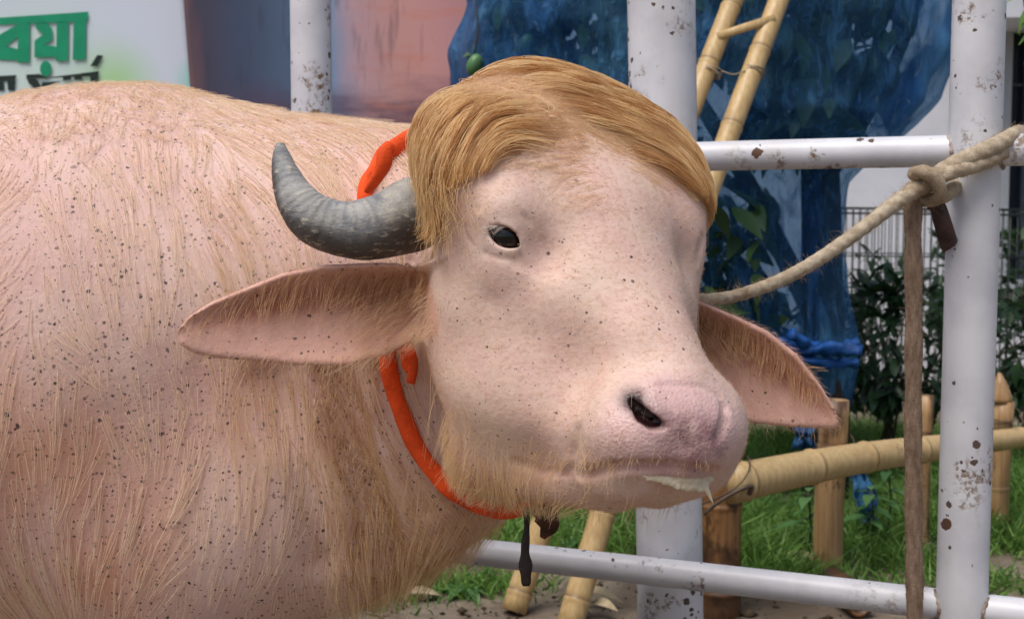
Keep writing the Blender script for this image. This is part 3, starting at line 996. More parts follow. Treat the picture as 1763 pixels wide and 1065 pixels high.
def head_sdf(q):
    """q in head space: x to the animal's right, y along the nose, z out of the forehead."""
    s = q.copy(); s[:, 0] = np.abs(s[:, 0])
    d = ell(q, (0, -.13, -.035), (.165, .175, .105))                      # cranium
    d = smin(d, ell(q, (.0, -.160, -.014), (.190, .104, .070)), .05)      # mass of the forelock
    d = smin(d, ell(s, (.115, -.085, .005), (.075, .085, .055)), .06)     # its side locks
    d = smin(d, ell(q, (0, .0, -.05), (.142, .15, .112)), .06)            # frontal
    d = smin(d, rc(q, (0, .02, -.02), (0, .24, .004), .082, .066), .06)   # nasal bridge
    d = smin(d, ell(s, (.118, -.012, -.002), (.038, .055, .040)), .035)   # brow / orbit
    d = smin(d, ell(s, (.085, .035, -.145), (.085, .160, .130)), .07)     # masseter
    d = smin(d, rc(s, (.075, .12, -.15), (.040, .255, -.060), .075, .052), .06)   # cheek to lips
    d = smin(d, ell(s, (.055, .270, -.008), (.046, .055, .055)), .04)     # nostril wing
    d = smin(d, ell(q, (0, .298, .012), (.060, .044, .052)), .03)         # nose pad
    d = smin(d, ell(s, (.047, .305, -.034), (.036, .034, .034)), .025)    # upper lip
    d = smin(d, rc(s, (.088, .165, -.240), (.030, .285, -.098), .052, .034), .05)  # mandible
    d = smin(d, ell(q, (0, .298, -.052), (.042, .036, .030)), .03)        # chin
    return d


def body_sdf(p):
    d = rc(p, P(815, 500, 1.955), P(330, 528, 2.06), .247, .34)                      # neck
    d = smin(d, rc(p, P(120, 632, 2.12), (-2.3, 2.85, .72), .460, .46), .15)         # trunk
    d = smin(d, rc(p, P(770, 720, 1.88), P(330, 870, 1.98), .165, .27), .10)          # throat to brisket
    d = smin(d, rc(p, P(715, 830, 1.84), P(600, 880, 1.89), .105, .115), .08)         # dewlap
    for x, y in ((-.55, 1.98), (-.50, 2.32)):
        d = smin(d, rc(p, (x - .06, y, .55), (x, y, .30), .13, .075), .08)
        d = smin(d, rc(p, (x, y, .30), (x, y, .06), .065, .06), .04)
    for x, y in ((-2.35, 2.62), (-2.25, 3.05)):
        d = smin(d, rc(p, (x, y, .60), (x - .08, y, .34), .17, .085), .1)
        d = smin(d, rc(p, (x - .08, y, .34), (x, y, .06), .07, .06), .04)
    return d


def ear_sdf(p, base, tip, vup, top, bot, cup, thick, ext=None):
    """cupped leaf. top/bot: (t, half width) outlines in metres; vup: image-up direction across the ear."""
    base = np.asarray(base); ax = np.asarray(tip) - base
    Lg = np.linalg.norm(ax); u = ax / Lg
    v = np.asarray(vup, float); v = v - u * (v @ u); v /= np.linalg.norm(v)
    w = np.cross(u, v)
    if w[1] > 0: w = -w                       # towards the viewer's side
    q = p - base
    t = (q @ u) / Lg; b = q @ v; c = q @ w
    wt = np.interp(t, *zip(*top)); wb = np.interp(t, *zip(*bot))
    hw = np.where(b > 0, wt, wb) + 1e-4
    rel = b / hw
    r2 = np.clip(np.abs(rel), 0, 1.25)
    h = cup(t, np.sign(rel) * r2)
    sheet = np.abs(c - h) * 0.75 - thick * np.clip(1.15 - .35 * r2 ** 2 + .75 * np.exp(-((rel - .92) / .12) ** 2), .5, 1.6)
    rim = (np.abs(b) - hw) * 0.8
    rim = np.maximum(rim, (-t - .10) * Lg)
    rim = np.maximum(rim, (t - 1.0) * Lg * .8)
    return smax(sheet, rim, .008)


_k = 1 / 1345.
EAR_N = dict(base=P(722, 528, 1.615), tip=P(308, 583, 1.56), vup=(0, 0.1, 1),
             top=[(-.1, 60 * _k), (.0, 74 * _k), (.16, 85 * _k), (.38, 93 * _k), (.55, 88 * _k), (.7, 72 * _k), (.85, 55 * _k), (.95, 35 * _k), (1, 12 * _k)],
             bot=[(-.1, 40 * _k), (.0, 52 * _k), (.16, 76 * _k), (.34, 86 * _k), (.55, 72 * _k), (.7, 56 * _k), (.85, 43 * _k), (.95, 28 * _k), (1, 10 * _k)],
             cup=lambda t, r: -.028 * (1 - np.clip(t, 0, 1)) + (.046 - .020 * t) * np.where(r > 0, r ** 3 * 1.15 - .12 * r, .5 * r ** 2) * np.clip(1.15 - t, 0, 1), thick=.0065)
_k2 = 1 / 1240.
EAR_F = dict(base=P(1172, 570, 1.72), tip=P(1441, 733, 1.70), vup=(.45, 0.0, .9),
             top=[(-.1, 50 * _k2), (.0, 62 * _k2), (.2, 72 * _k2), (.4, 78 * _k2), (.6, 70 * _k2), (.8, 46 * _k2), (.93, 24 * _k2), (1, 6 * _k2)],
             bot=[(-.1, 40 * _k2), (.0, 60 * _k2), (.2, 82 * _k2), (.4, 92 * _k2), (.6, 72 * _k2), (.8, 42 * _k2), (.93, 18 * _k2), (1, 5 * _k2)],
             cup=lambda t, r: -.03 * (1 - np.clip(t, 0, 1)) + .03 * np.where(r > 0, r ** 2, .5 * r ** 2) * np.clip(1.1 - t, 0, 1), thick=.0065)



def base_sdf(p):
    d = smin(body_sdf(p), head_sdf(W2L(p)), .05)
    for E in (EAR_N, EAR_F):
        near = np.linalg.norm(p - (E['base'] + E['tip']) / 2, axis=1) < .30
        e = np.full(len(p), 1.0)
        if near.any(): e[near] = ear_sdf(p[near], **E)
        d = smin(d, e, .022)
    return d


def neck_sdf(p): return smin(body_sdf(p), head_sdf(W2L(p)), .05)


def trace(pts, f=None):
    """Where the sight lines of these photograph pixels meet the animal."""
    f = f or base_sdf
    pts = np.atleast_2d(np.asarray(pts, float))
    o = np.array([0, 0, CAM_Z])
    r = np.stack([P(x, y, 1.0) - o for x, y in pts]); r /= np.linalg.norm(r, axis=1)[:, None]
    t = np.full(len(pts), 1.0)
    for _ in range(90):
        t += np.clip(f(o + r * t[:, None]), -.02, .2) * .8
    return o + r * t[:, None]


def grad_of(f, p, e=2e-3):
    p = np.atleast_2d(p)
    g = np.stack([f(p + e * np.eye(3)[i]) - f(p - e * np.eye(3)[i]) for i in range(3)], 1)
    return g / (np.linalg.norm(g, axis=1)[:, None] + 1e-9)


# soft dents (+) and swellings (-): pixel seen at, depth, reach
DENTS = [(944, 440, .015, .016), (922, 418, .006, .013), (852, 468, -.0048, .022), (846, 516, .0018, .010), (872, 350, -.010, .020), (838, 372, -.004, .012),
         (968, 395, .006, .022), (1186, 446, .010, .022), (1150, 420, .004, .03), (985, 530, -.0035, .034), (1020, 640, .004, .04),
         (990, 760, .006, .012), (986, 785, .006, .010), (1040, 745, -.006, .024), (1000, 690, .003, .02), (930, 790, .005, .022), (960, 850, -.006, .02), (905, 845, -.004, .02),
         (1120, 668, -.004, .012), (1180, 770, .008, .015), (1170, 710, -.003, .02), (1100, 755, -.004, .016), (1060, 300, -.004, .04), (800, 600, .004, .03), (1215, 600, .005, .03),
         (1080, 690, .004, .010), (1128, 705, -.004, .010), (905, 565, .002, .022), (760, 470, .004, .014), (780, 540, -.004, .022), (1085, 560, -.004, .022), (1120, 610, .003, .02), (870, 690, -.005, .04), (1035, 845, -.005, .016), (1090, 840, .004, .010)]
_dc = trace([(a, b) for a, b, _, _ in DENTS])
# creases: polyline of pixels, depth, reach
CREASES = [([(1228, 812), (1189, 808), (1141, 802), (1100, 801), (1060, 802), (1020, 812), (995, 818)], .015, .0055),
           ([(992, 740), (984, 775), (990, 800), (975, 815), (935, 812), (890, 795)], .0055, .0055),
           ([(1099, 678), (1130, 666), (1160, 662), (1212, 666), (1238, 682), (1249, 700)], .0022, .004),
           ([(1249, 700), (1246, 725), (1237, 752)], .007, .0055),
           ([(706, 446), (722, 478), (729, 520), (724, 565), (712, 600)], .0045, .0035),
           ([(690, 450), (708, 482), (716, 520), (712, 560)], .003, .003), ([(672, 455), (694, 482), (702, 515)], .002, .003),
           ([(1212, 410), (1208, 428), (1206, 446)], .008, .006),
           ([(830, 384), (848, 374), (872, 374), (892, 396), (903, 420)], .0022, .003),
           ([(826, 360), (858, 353), (892, 364), (915, 384)], .0030, .0045), ([(838, 436), (862, 444), (888, 446)], .0022, .004), ([(890, 452), (925, 458), (955, 468)], .003, .008), ([(812, 420), (800, 402), (796, 384)], .002, .004),
           ([(574, 640), (590, 720), (606, 800), (640, 900), (655, 960)], .085, .022),
           ([(470, 650), (520, 780), (560, 960)], .030, .028), ([(655, 640), (668, 720), (700, 800), (735, 880)], .022, .012)]


def dense(pl, step=7.0):
    o = [pl[0]]
    for a, b in zip(pl[:-1], pl[1:]):
        n = max(1, int(math.hypot(b[0] - a[0], b[1] - a[1]) / step))
        o += [(a[0] + (b[0] - a[0]) * i / n, a[1] + (b[1] - a[1]) * i / n) for i in range(1, n + 1)]
    return o


_cr = []
for pl, a, w in CREASES:
    t_ = trace(dense(pl, 7 if w < .012 else 25))
    c_ = t_.mean(0)
    _cr.append((t_, a, w, c_, np.linalg.norm(t_ - c_, axis=1).max() + 2.6 * w))
_ep = trace([(867, 408)])[0]
_en = grad_of(base_sdf, _ep)[0]
_en = _en + np.array([0.10, -.25, -.05]); _en /= np.linalg.norm(_en)
_eu = P(893, 427, _ep[1]) - P(834, 394, _ep[1]); _eu -= _en * (_eu @ _en); _eu /= np.linalg.norm(_eu)
_ev = np.cross(_en, _eu)
if _ev[2] < 0: _ev = -_ev
EYE_R = .0205
EYE_C = _ep - _en * (EYE_R - .0005)
_n0 = trace([(1096, 701), (1107, 716), (1123, 727), (1139, 733)])
_ni = np.array([-.2, .95, .25]); _ni /= np.linalg.norm(_ni)


def sdf(p):
    d = base_sdf(p)
    near = np.where((np.linalg.norm(p - HO, axis=1) < .75) & (np.abs(d) < .10))[0]
    if len(near):
        q = p[near]; dn = d[near]
        for c, (_, _, a, s) in zip(_dc, DENTS):
            r2 = ((q - c) ** 2).sum(1)
            m = r2 < 9 * s * s
            dn[m] += a * np.exp(-r2[m] / (2 * s * s))
        for pl, a, w, c, R_ in _cr:
            m = np.where(((q - c) ** 2).sum(1) < R_ * R_)[0]
            if len(m): dn[m] += a * np.exp(-(polyd(q[m], pl) / w) ** 2)
        # eye: lids over a ball, an almond cut through them
        m = np.where(((q - EYE_C) ** 2).sum(1) < .06 ** 2)[0]
        if len(m):
            e = q[m] - EYE_C
            x = smin(dn[m], np.linalg.norm(e, axis=1) - (EYE_R + .0035), .012)
            eu, ev, en = e @ _eu, e @ _ev, e @ _en
            alm = np.maximum(np.hypot(eu, ev + .0128) - .0254, np.hypot(eu, ev - .0165) - .0277)
            dn[m] = smax(x, -np.maximum(alm, .004 - en), .003)
        m = np.where(((q - _n0[1]) ** 2).sum(1) < .09 ** 2)[0]
        if len(m):
            x = dn[m]; e = q[m]
            r = (.0046, .0074, .0074, .0048)
            for i in range(3):
                a, b = _n0[i], _n0[i + 1]
                for k in (0., .012, .026):
                    x = smax(x, -rc(e, a + _ni * k, b + _ni * k, r[i] * (1 - k * 8), r[i + 1] * (1 - k * 8)), .005)
            dn[m] = x
        d[near] = dn
    return d


def grad(p, e=1.5e-3):
    g = np.stack([sdf(p + e * np.eye(3)[i]) - sdf(p - e * np.eye(3)[i]) for i in range(3)], 1)
    return g / (2 * e)


def graded_axis(lo, hi, flo, fhi, fine, coarse):
    xs = [flo]
    while xs[-1] < fhi: xs.append(xs[-1] + fine)
    s = fine
    while xs[-1] < hi:
        s = min(s * 1.12, coarse); xs.append(xs[-1] + s)
    s = fine
    while xs[0] > lo:
        s = min(s * 1.12, coarse); xs.insert(0, xs[0] - s)
    return np.array(xs)


def surface_nets(f, fcoarse, ax, blk=6):
    xs, ys, zs = ax
    n = [len(a) for a in ax]
    F = np.ones(n, np.float32)
    st = [np.arange(0, m, blk) for m in n]
    mid = [np.array([0.5 * (a[i] + a[min(i + blk, len(a) - 1)]) for i in s]) for a, s in zip(ax, st)]
    half = [np.array([0.5 * (a[min(i + blk, len(a) - 1)] - a[i]) for i in s]) for a, s in zip(ax, st)]
    G = np.stack(np.meshgrid(*mid, indexing='ij'), -1).reshape(-1, 3)
    Hd = np.sqrt(sum(h ** 2 for h in np.meshgrid(*half, indexing='ij'))).ravel()
    fc = np.concatenate([fcoarse(G[i:i + 200000]) for i in range(0, len(G), 200000)])
    act = np.abs(fc) < Hd * 1.3 + .012
    shp = [len(s) for s in st]
    full = np.repeat(np.repeat(np.repeat(np.sign(fc).reshape(shp), blk, 0), blk, 1), blk, 2)[:n[0], :n[1], :n[2]]
    F[:] = full
    del full
    bi = np.argwhere(act.reshape(shp)) * blk
    off = np.stack(np.meshgrid(*[np.arange(blk)] * 3, indexing='ij'), -1).reshape(-1, 3)
    for i in range(0, len(bi), 3000):
        idx = (bi[i:i + 3000, None, :] + off[None]).reshape(-1, 3)
        idx = idx[(idx < np.array(n)).all(1)]
        pts = np.stack([xs[idx[:, 0]], ys[idx[:, 1]], zs[idx[:, 2]]], 1)
        F[idx[:, 0], idx[:, 1], idx[:, 2]] = f(pts)
    S = F < 0
    c = np.zeros([m - 1 for m in n], np.int8)
    for a in (0, 1):
        for b in (0, 1):
            for e in (0, 1):
                c += S[a:n[0] - 1 + a, b:n[1] - 1 + b, e:n[2] - 1 + e]
    cells = np.argwhere((c > 0) & (c < 8))
    del c
    vid = np.full([m - 1 for m in n], -1, np.int32)
    vid[cells[:, 0], cells[:, 1], cells[:, 2]] = np.arange(len(cells))
    V = np.stack([(a[cells[:, k]] + a[cells[:, k] + 1]) / 2 for k, a in enumerate(ax)], 1)
    Q = []
    for k in range(3):
        sl = [slice(1, m - 1) for m in n]
        s0 = [slice(1, m - 1) for m in n]; s1 = list(s0)
        s0[k] = slice(0, n[k] - 1); s1[k] = slice(1, n[k])
        A, B = S[tuple(s0)], S[tuple(s1)]
        e = np.argwhere(A != B)
        up = A[tuple(e.T)]
        o = np.ones(3, int); o[k] = 0
        e = e + o
        a1, a2 = (k + 1) % 3, (k + 2) % 3
        def cell(d1, d2):
            x = e.copy(); x[:, a1] -= d1; x[:, a2] -= d2
            return vid[x[:, 0], x[:, 1], x[:, 2]]
        q = np.stack([cell(1, 1), cell(0, 1), cell(0, 0), cell(1, 0)], 1)
        q[~up] = q[~up][:, ::-1]
        Q.append(q)
    return V, np.vstack(Q)


def relax(V, Q, f, it=2, proj=2):
    for _ in range(it):
        acc = np.zeros_like(V); cnt = np.zeros(len(V))
        for i in range(4):
            for j in ((i + 1) % 4, (i + 3) % 4):
                np.add.at(acc, Q[:, i], V[Q[:, j]]); np.add.at(cnt, Q[:, i], 1)
        V = 0.4 * V + 0.6 * acc / cnt[:, None]
    for _ in range(proj):
        d = f(V); g = grad(V)
        s = d / np.maximum((g ** 2).sum(1), .15)
        V = V - np.clip(s, -.006, .006)[:, None] * g
    return V


import time as _time
_t0 = _time.time()
FINE = 0.0032
AX = (graded_axis(-2.9, .75, -.47, .46, FINE, .016), graded_axis(1.15, 3.45, 1.18, 1.86, FINE, .016), graded_axis(-.02, 1.45, .62, 1.32, FINE, .014))
BV, BQ = surface_nets(sdf, base_sdf, AX)
BV = relax(BV, BQ, sdf)
print('buffalo mesh', [len(a) for a in AX], len(BV), len(BQ), round(_time.time() - _t0, 1))
buff = empty('water_buffalo', (-1.2, 2.2, 0), 'white water buffalo with golden forelock standing and turning its head to the right', 'buffalo')
# ---------------------------------------------------------------- skin
BL = W2L(BV)
bn = grad_of(base_sdf, BV)


def g3(p, c, s): return np.exp(-((p - c) ** 2).sum(1) / (2 * s * s))


def line_d(pl, step=20): return polyd(BV, trace(dense(pl, step)))


head_f = 1 / (1 + np.exp((head_sdf(BL) - .035) / .012))
nose_w = trace([(1175, 715), (1120, 735), (1215, 770), (1255, 720), (1080, 760), (1150, 690)])
muz = np.clip(sum(g3(BV, c, .030) for c in nose_w) * .8, 0, 1)
mth = np.exp(-(line_d([(1228, 812), (1141, 802), (1060, 802), (1000, 816)], 8) / .012) ** 2)


def ear_f(E):
    ax = E['tip'] - E['base']; L_ = np.linalg.norm(ax); u = ax / L_
    v = np.asarray(E['vup'], float); v = v - u * (v @ u); v /= np.linalg.norm(v)
    w = np.cross(u, v); w = w if w[1] < 0 else -w
    q = BV - E['base']; t = (q @ u) / L_; b = q @ v
    wt = np.interp(t, *zip(*E['top'])); wb = np.interp(t, *zip(*E['bot']))
    rel = b / np.where(b > 0, wt, wb)
    near = np.linalg.norm(BV - (E['base'] + E['tip']) / 2, axis=1) < .26
    ins = near & (np.abs(rel) < 1.1) & (t > -.05) & (t < 1.05) & (np.abs(q @ w) < .07)
    return ins, t, rel, (bn @ w) > .05


earm = np.zeros(len(BV)); earred = np.zeros(len(BV))
for E in (EAR_N, EAR_F):
    ins, t, rel, fr = ear_f(E)
    earm[ins] = 1
    x = np.exp(-((rel - .38) / .30) ** 2) * np.clip(1.25 - 1.2 * t, 0, 1) * np.clip((t + .02) / .1, 0, 1)
    x = x + .55 * np.exp(-((rel - .5) / .35) ** 2) * np.clip((t - .3) / .3, 0, 1) * np.clip((1 - t) / .2, 0, 1)
    earred[ins & fr] = np.clip(x, 0, 1)[ins & fr]
# rusty stain low on the shoulder
stn = np.clip(1.0 * g3(BV, trace([(20, 930)])[0], .14) + .6 * g3(BV, trace([(190, 870)])[0], .13), 0, 1)
# golden short coat under the forelock, yellow chin fur
gold = np.clip(1.2 * np.exp(-(((BL[:, 1] + .18) / .11) ** 2)) * (BL[:, 2] > -.10) * np.clip((-.05 - BL[:, 1]) / .06, 0, 1) * head_f, 0, 1)
chin = np.clip(.7 * g3(BV, trace([(690, 900)])[0], .11) + .45 * g3(BV, trace([(600, 780)])[0], .09) + g3(BV, trace([(840, 830)])[0], .075) + .8 * g3(BV, trace([(930, 870)])[0], .05), 0, 1) * .9
eyew = np.exp(-(np.linalg.norm(BV - EYE_C, axis=1) - EYE_R) ** 2 / (2 * .012 ** 2)) * (np.linalg.norm(BV - EYE_C, axis=1) < .05)
lidr = np.exp(-((np.linalg.norm(BV - EYE_C, axis=1) - EYE_R - .0012) / .0034) ** 2)
fnz = np.exp(-(line_d([(1250, 715), (1245, 733), (1237, 752)], 5) / .0045) ** 2)
nin = np.clip(.75 * fnz + sum(g3(BV, c + _ni * .016, .010) for c in _n0) * 1.1, 0, 1)
tear = np.exp(-(line_d([(892, 424), (899, 440)], 5) / .0035) ** 2)

m = M('buffalo_skin', .55, .35)
m.b.inputs['Subsurface Weight'].default_value = .12
m.b.inputs['Subsurface Radius'].default_value = (.012, .005, .003)
m.b.inputs['Subsurface Scale'].default_value = .5
n_l, n_m, n_f = m.noise(5, 4, .55), m.noise(22, 7, .66), m.noise(120, 3, .6)
body_c = m.mix(m.step(n_l, .32, .68), lin(218, 188, 178), lin(207, 170, 161))
body_c = m.mix(m.math('MULTIPLY', m.step(n_m, .45, .75), .4), body_c, lin(222, 192, 174))
head_c = m.mix(m.step(m.noise(9, 4), .3, .7), lin(217, 191, 174), lin(209, 175, 163))
head_c = m.mix(m.math('MULTIPLY', m.step(m.noise(26, 5, .6), .5, .75), .35), head_c, lin(230, 202, 178))
head_c = m.mix(m.math('MULTIPLY', m.step(m.noise(15, 6, .65), .48, .72), .45), head_c, lin(214, 168, 160))
head_c = m.mix(m.math('MULTIPLY', m.step(m.noise(52, 4, .6), .5, .75), .30), head_c, lin(196, 164, 140))
c = m.mix(m.attr('head'), body_c, head_c)
c = m.mix(m.math('MULTIPLY', m.attr('muzzle'), .85), c, lin(214, 178, 174))
c = m.mix(m.math('MULTIPLY', m.attr('ear'), .55), c, lin(214, 158, 136))
c = m.mix(m.math('MULTIPLY', m.attr('ear_red'), .85), c, m.mix(n_m, lin(124, 66, 44), lin(160, 94, 66)))
c = m.mix(m.math('MULTIPLY', m.math('MULTIPLY', m.attr('stain'), m.step(m.noise(7, 5, .6, m.mapped((1.6, 1.6, .5))), .2, .8)), .75), c, lin(200, 134, 92))
c = m.mix(m.math('MULTIPLY', m.attr('gold'), .4), c, lin(206, 164, 108))
c = m.mix(m.math('MULTIPLY', m.attr('chin'), .35), c, lin(196, 150, 98))
c = m.mix(m.math('MULTIPLY', m.attr('eye_white'), .2), c, lin(228, 206, 194))
mot = m.math('MULTIPLY', m.attr('pad'), m.step(m.noise(34, 5, .65), .34, .62))
c = m.mix(m.math('MULTIPLY', mot, .85), c, lin(146, 106, 112))
# speckles: three sizes
for sc_, thr, rad, k in ((112, .58, .34, 1.0), (170, .52, .33, .95), (66, .88, .27, 1.0)):
    wob = m.node('VectorMath', operation='ADD')
    m.link(m.co(), wob.inputs[0])
    nn = m.node('TexNoise'); m.link(m.co(), nn.inputs['Vector']); nn.inputs['Scale'].default_value = 150; nn.inputs['Detail'].default_value = 2
    sc2 = m.node('VectorMath', operation='SCALE'); m.link(nn.outputs['Color'], sc2.inputs[0]); sc2.inputs['Scale'].default_value = .005
    m.link(sc2.outputs[0], wob.inputs[1])
    v = m.voro(sc_, wob.outputs[0])
    s = m.node('SeparateColor'); m.link(v.outputs['Color'], s.inputs[0])
    den = m.math('ADD', m.attr('speckle'), m.math('MULTIPLY', m.math('SUBTRACT', m.noise(11, 3), .5), .5))
    thresh = m.math('SUBTRACT', 1.0, m.math('MULTIPLY', den, 1 - thr))
    on = m.math('GREATER_THAN', s.outputs[0], thresh)
    size = m.math('MULTIPLY', m.math('ADD', m.math('MULTIPLY', s.outputs[1], .75), .4), m.math('SUBTRACT', rad, m.math('MULTIPLY', m.attr('head'), rad * .30)))
    dot = m.math('MULTIPLY', on, m.math('SUBTRACT', 1.0, m.step(v.outputs['Distance'], m.math('MULTIPLY', size, .6), size)))
    tone = m.math('MULTIPLY', m.math('ADD', m.math('MULTIPLY', s.outputs[2], .5), .45), k)
    c = m.mix(m.math('MULTIPLY', dot, tone), c, lin(56, 42, 44))
c = m.mix(m.math('MULTIPLY', m.attr('mouth'), .45), c, lin(160, 104, 92))
c = m.mix(m.attr('nostril'), c, lin(44, 22, 22))
c = m.mix(m.math('MULTIPLY', m.attr('lid'), .8), c, lin(112, 72, 66))
c = m.mix(m.math('MULTIPLY', m.attr('tear'), .75), c, lin(70, 52, 48))
m.color(c)
m.rough(m.math('SUBTRACT', .62, m.math('MULTIPLY', m.attr('muzzle'), .27)))
pore = m.voro(260)
m.bump(m.math('ADD', m.math('MULTIPLY', n_m, 1.2), m.math('ADD', m.math('MULTIPLY', n_f, .35), m.math('MULTIPLY', pore.outputs['Distance'], m.math('ADD', m.math('MULTIPLY', m.attr('muzzle'), .30), .12)))), .30, .006)
SKIN = m.m
body = mesh_np('body', BV, BQ, SKIN, buff)
spk = np.clip(1.2 - .80 * head_f, 0, 2)
spk = np.where(earm > 0, .35, spk) * (1 - .4 * muz)
spk += .35 * g3(BV, trace([(960, 620)])[0], .05) * head_f
# fewer on the forehead and under the forelock
spk *= 1 - .75 * head_f * np.clip((.03 - BL[:, 1]) / .06, 0, 1)
for k_, a_ in dict(head=head_f, muzzle=muz, ear=earm, ear_red=earred, stain=stn, gold=gold, chin=chin, eye_white=np.clip(eyew, 0, 1), speckle=spk, mouth=mth, pad=np.clip(g3(BV, trace([(1185, 755)])[0], .028) * 1.2 + .5 * g3(BV, trace([(1225, 775)])[0], .02), 0, 1), nostril=nin, lid=lidr, tear=tear).items():
    point_attr(body, k_, a_)

# ---------------------------------------------------------------- eyes
em = M('eye', .10, .35)
tc = em.node('VectorMath', operation='DOT_PRODUCT'); em.link(em.co(), tc.inputs[0]); tc.inputs[1].default_value = tuple(_en)
em.color(em.ramp(tc.outputs['Value'], [(0.0, lin(110, 84, 72)), (EYE_R * .30, lin(70, 42, 32)), (EYE_R * .45, lin(30, 17, 13)), (EYE_R * .90, lin(22, 12, 9)), (EYE_R * .92, lin(6, 5, 5))]))
em.b.inputs['Coat Weight'].default_value = .35
em.b.inputs['Coat Roughness'].default_value = .03


def ball(name, c, r, mat, parent, us=40, vs=26):
    bm = bmesh.new(); bmesh.ops.create_uvsphere(bm, u_segments=us, v_segments=vs, radius=r)
    me = bpy.data.meshes.new(name); bm.to_mesh(me); bm.free()
    me.polygons.foreach_set('use_smooth', np.ones(len(me.polygons), bool))
    me.materials.append(mat)
    o = bpy.data.objects.new(name, me); COL.objects.link(o); o.location = tuple(c)
    return adopt(o, parent)


ball('eye', EYE_C, EYE_R, em.m, buff)
fe = trace([(1206, 430)])[0]
ball('eye', fe + np.array([-.020, .022, 0]), .018, em.m, buff)

# ---------------------------------------------------------------- horns
hm = M('horn', .5, .45)
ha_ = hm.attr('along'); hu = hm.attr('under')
gn = hm.noise(28, 6, .65); gl_ = hm.noise(9, 5, .6)
c = hm.mix(hm.step(gn, .3, .72), lin(112, 114, 118), lin(168, 166, 162))
c = hm.mix(hm.math('MULTIPLY', hm.step(gl_, .45, .7), .6), c, lin(168, 160, 140))
c = hm.mix(hm.math('MULTIPLY', hm.step(ha_, .55, .95), .55), c, lin(104, 108, 114))
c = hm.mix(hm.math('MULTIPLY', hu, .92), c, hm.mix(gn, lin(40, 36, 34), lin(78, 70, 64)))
sc_n = hm.noise(55, 6, .7, hm.mapped((1, 1, 3), (0, .5, 0)))
c = hm.mix(hm.math('MULTIPLY', hm.step(sc_n, .54, .64), .6), c, lin(188, 180, 160))
hm.color(c)
rid = hm.node('TexWave', wave_type='BANDS'); hm.link(hm.node('CombineXYZ').outputs[0], rid.inputs['Vector'])
cx = rid.inputs['Vector'].links[0].from_node
hm.link(hm.math('ADD', ha_, hm.math('MULTIPLY', hm.math('SUBTRACT', gl_, .5), .08)), cx.inputs[0])
rid.inputs['Scale'].default_value = 9; rid.inputs['Distortion'].default_value = 3; rid.inputs['Detail'].default_value = 3
hm.bump(hm.math('ADD', hm.math('MULTIPLY', gn, 1.0), hm.math('ADD', hm.math('MULTIPLY', sc_n, .6), hm.math('MULTIPLY', rid.outputs['Fac'], .22))), .7, .006)


def horn(ctrl, parent):
    """ctrl: (point, half height, half depth)"""
    n, seg = 64, 30
    c = spline([q[0] for q in ctrl], n)
    a = spline([[q[1], q[2]] for q in ctrl], n)
    T = np.gradient(c, axis=0); T /= np.linalg.norm(T, axis=1)[:, None]
    th = np.linspace(0, 2 * np.pi, seg, endpoint=False)
    V, al, un = [], [], []
    for i in range(n):
        view = np.array([0, -1.0, .15]); B = view - T[i] * (view @ T[i]); B /= np.linalg.norm(B)
        U = np.cross(T[i], B)                       # in-picture normal
        if i == 0 and U[2] < 0: sg = -1
        elif i == 0: sg = 1
        U = U * sg
        s = i / (n - 1)
        rg_ = 1 + .026 * math.sin(s * 40 + 2.2 * math.sin(s * 7)) * max(0, 1 - s * 1.25) + .006 * math.sin(s * 87 + 3 * math.sin(s * 13))
        for t in th:
            # flattened, with a keel along the lower front edge
            k = rg_ * (1 + .10 * math.exp(-((t - 3.9) / .45) ** 2) - .05 * math.exp(-((t - 4.8) / .5) ** 2))
            V.append(c[i] + k * (a[i, 0] * math.sin(t) * U + a[i, 1] * math.cos(t) * B * (-1 if sg < 0 else 1)))
            al.append(s)
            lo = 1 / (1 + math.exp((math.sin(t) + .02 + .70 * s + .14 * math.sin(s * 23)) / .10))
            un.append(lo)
    V.append(c[-1] + T[-1] * a[-1, 1] * .8); al.append(1); un.append(0)
    F = [(i * seg + j, i * seg + (j + 1) % seg, (i + 1) * seg + (j + 1) % seg, (i + 1) * seg + j) for i in range(n - 1) for j in range(seg)]
    F += [((n - 1) * seg + j, (n - 1) * seg + (j + 1) % seg, len(V) - 1) for j in range(seg)]
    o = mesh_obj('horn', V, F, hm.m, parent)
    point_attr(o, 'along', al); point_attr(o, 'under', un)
    return o


kk = 1 / 1330.0
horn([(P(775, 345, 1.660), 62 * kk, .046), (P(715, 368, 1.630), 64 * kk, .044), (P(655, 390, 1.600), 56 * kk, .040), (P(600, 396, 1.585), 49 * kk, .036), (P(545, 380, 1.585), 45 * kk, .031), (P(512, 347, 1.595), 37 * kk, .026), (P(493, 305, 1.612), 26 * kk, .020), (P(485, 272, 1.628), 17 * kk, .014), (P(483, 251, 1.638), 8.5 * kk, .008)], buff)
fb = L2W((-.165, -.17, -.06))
horn([(fb, .042, .042), (fb + (.05, .12, .02), .042, .04), (fb + (.06, .26, .01), .036, .033), (fb + (.01, .38, .05), .024, .022), (fb + (-.05, .43, .12), .006, .006)], buff)

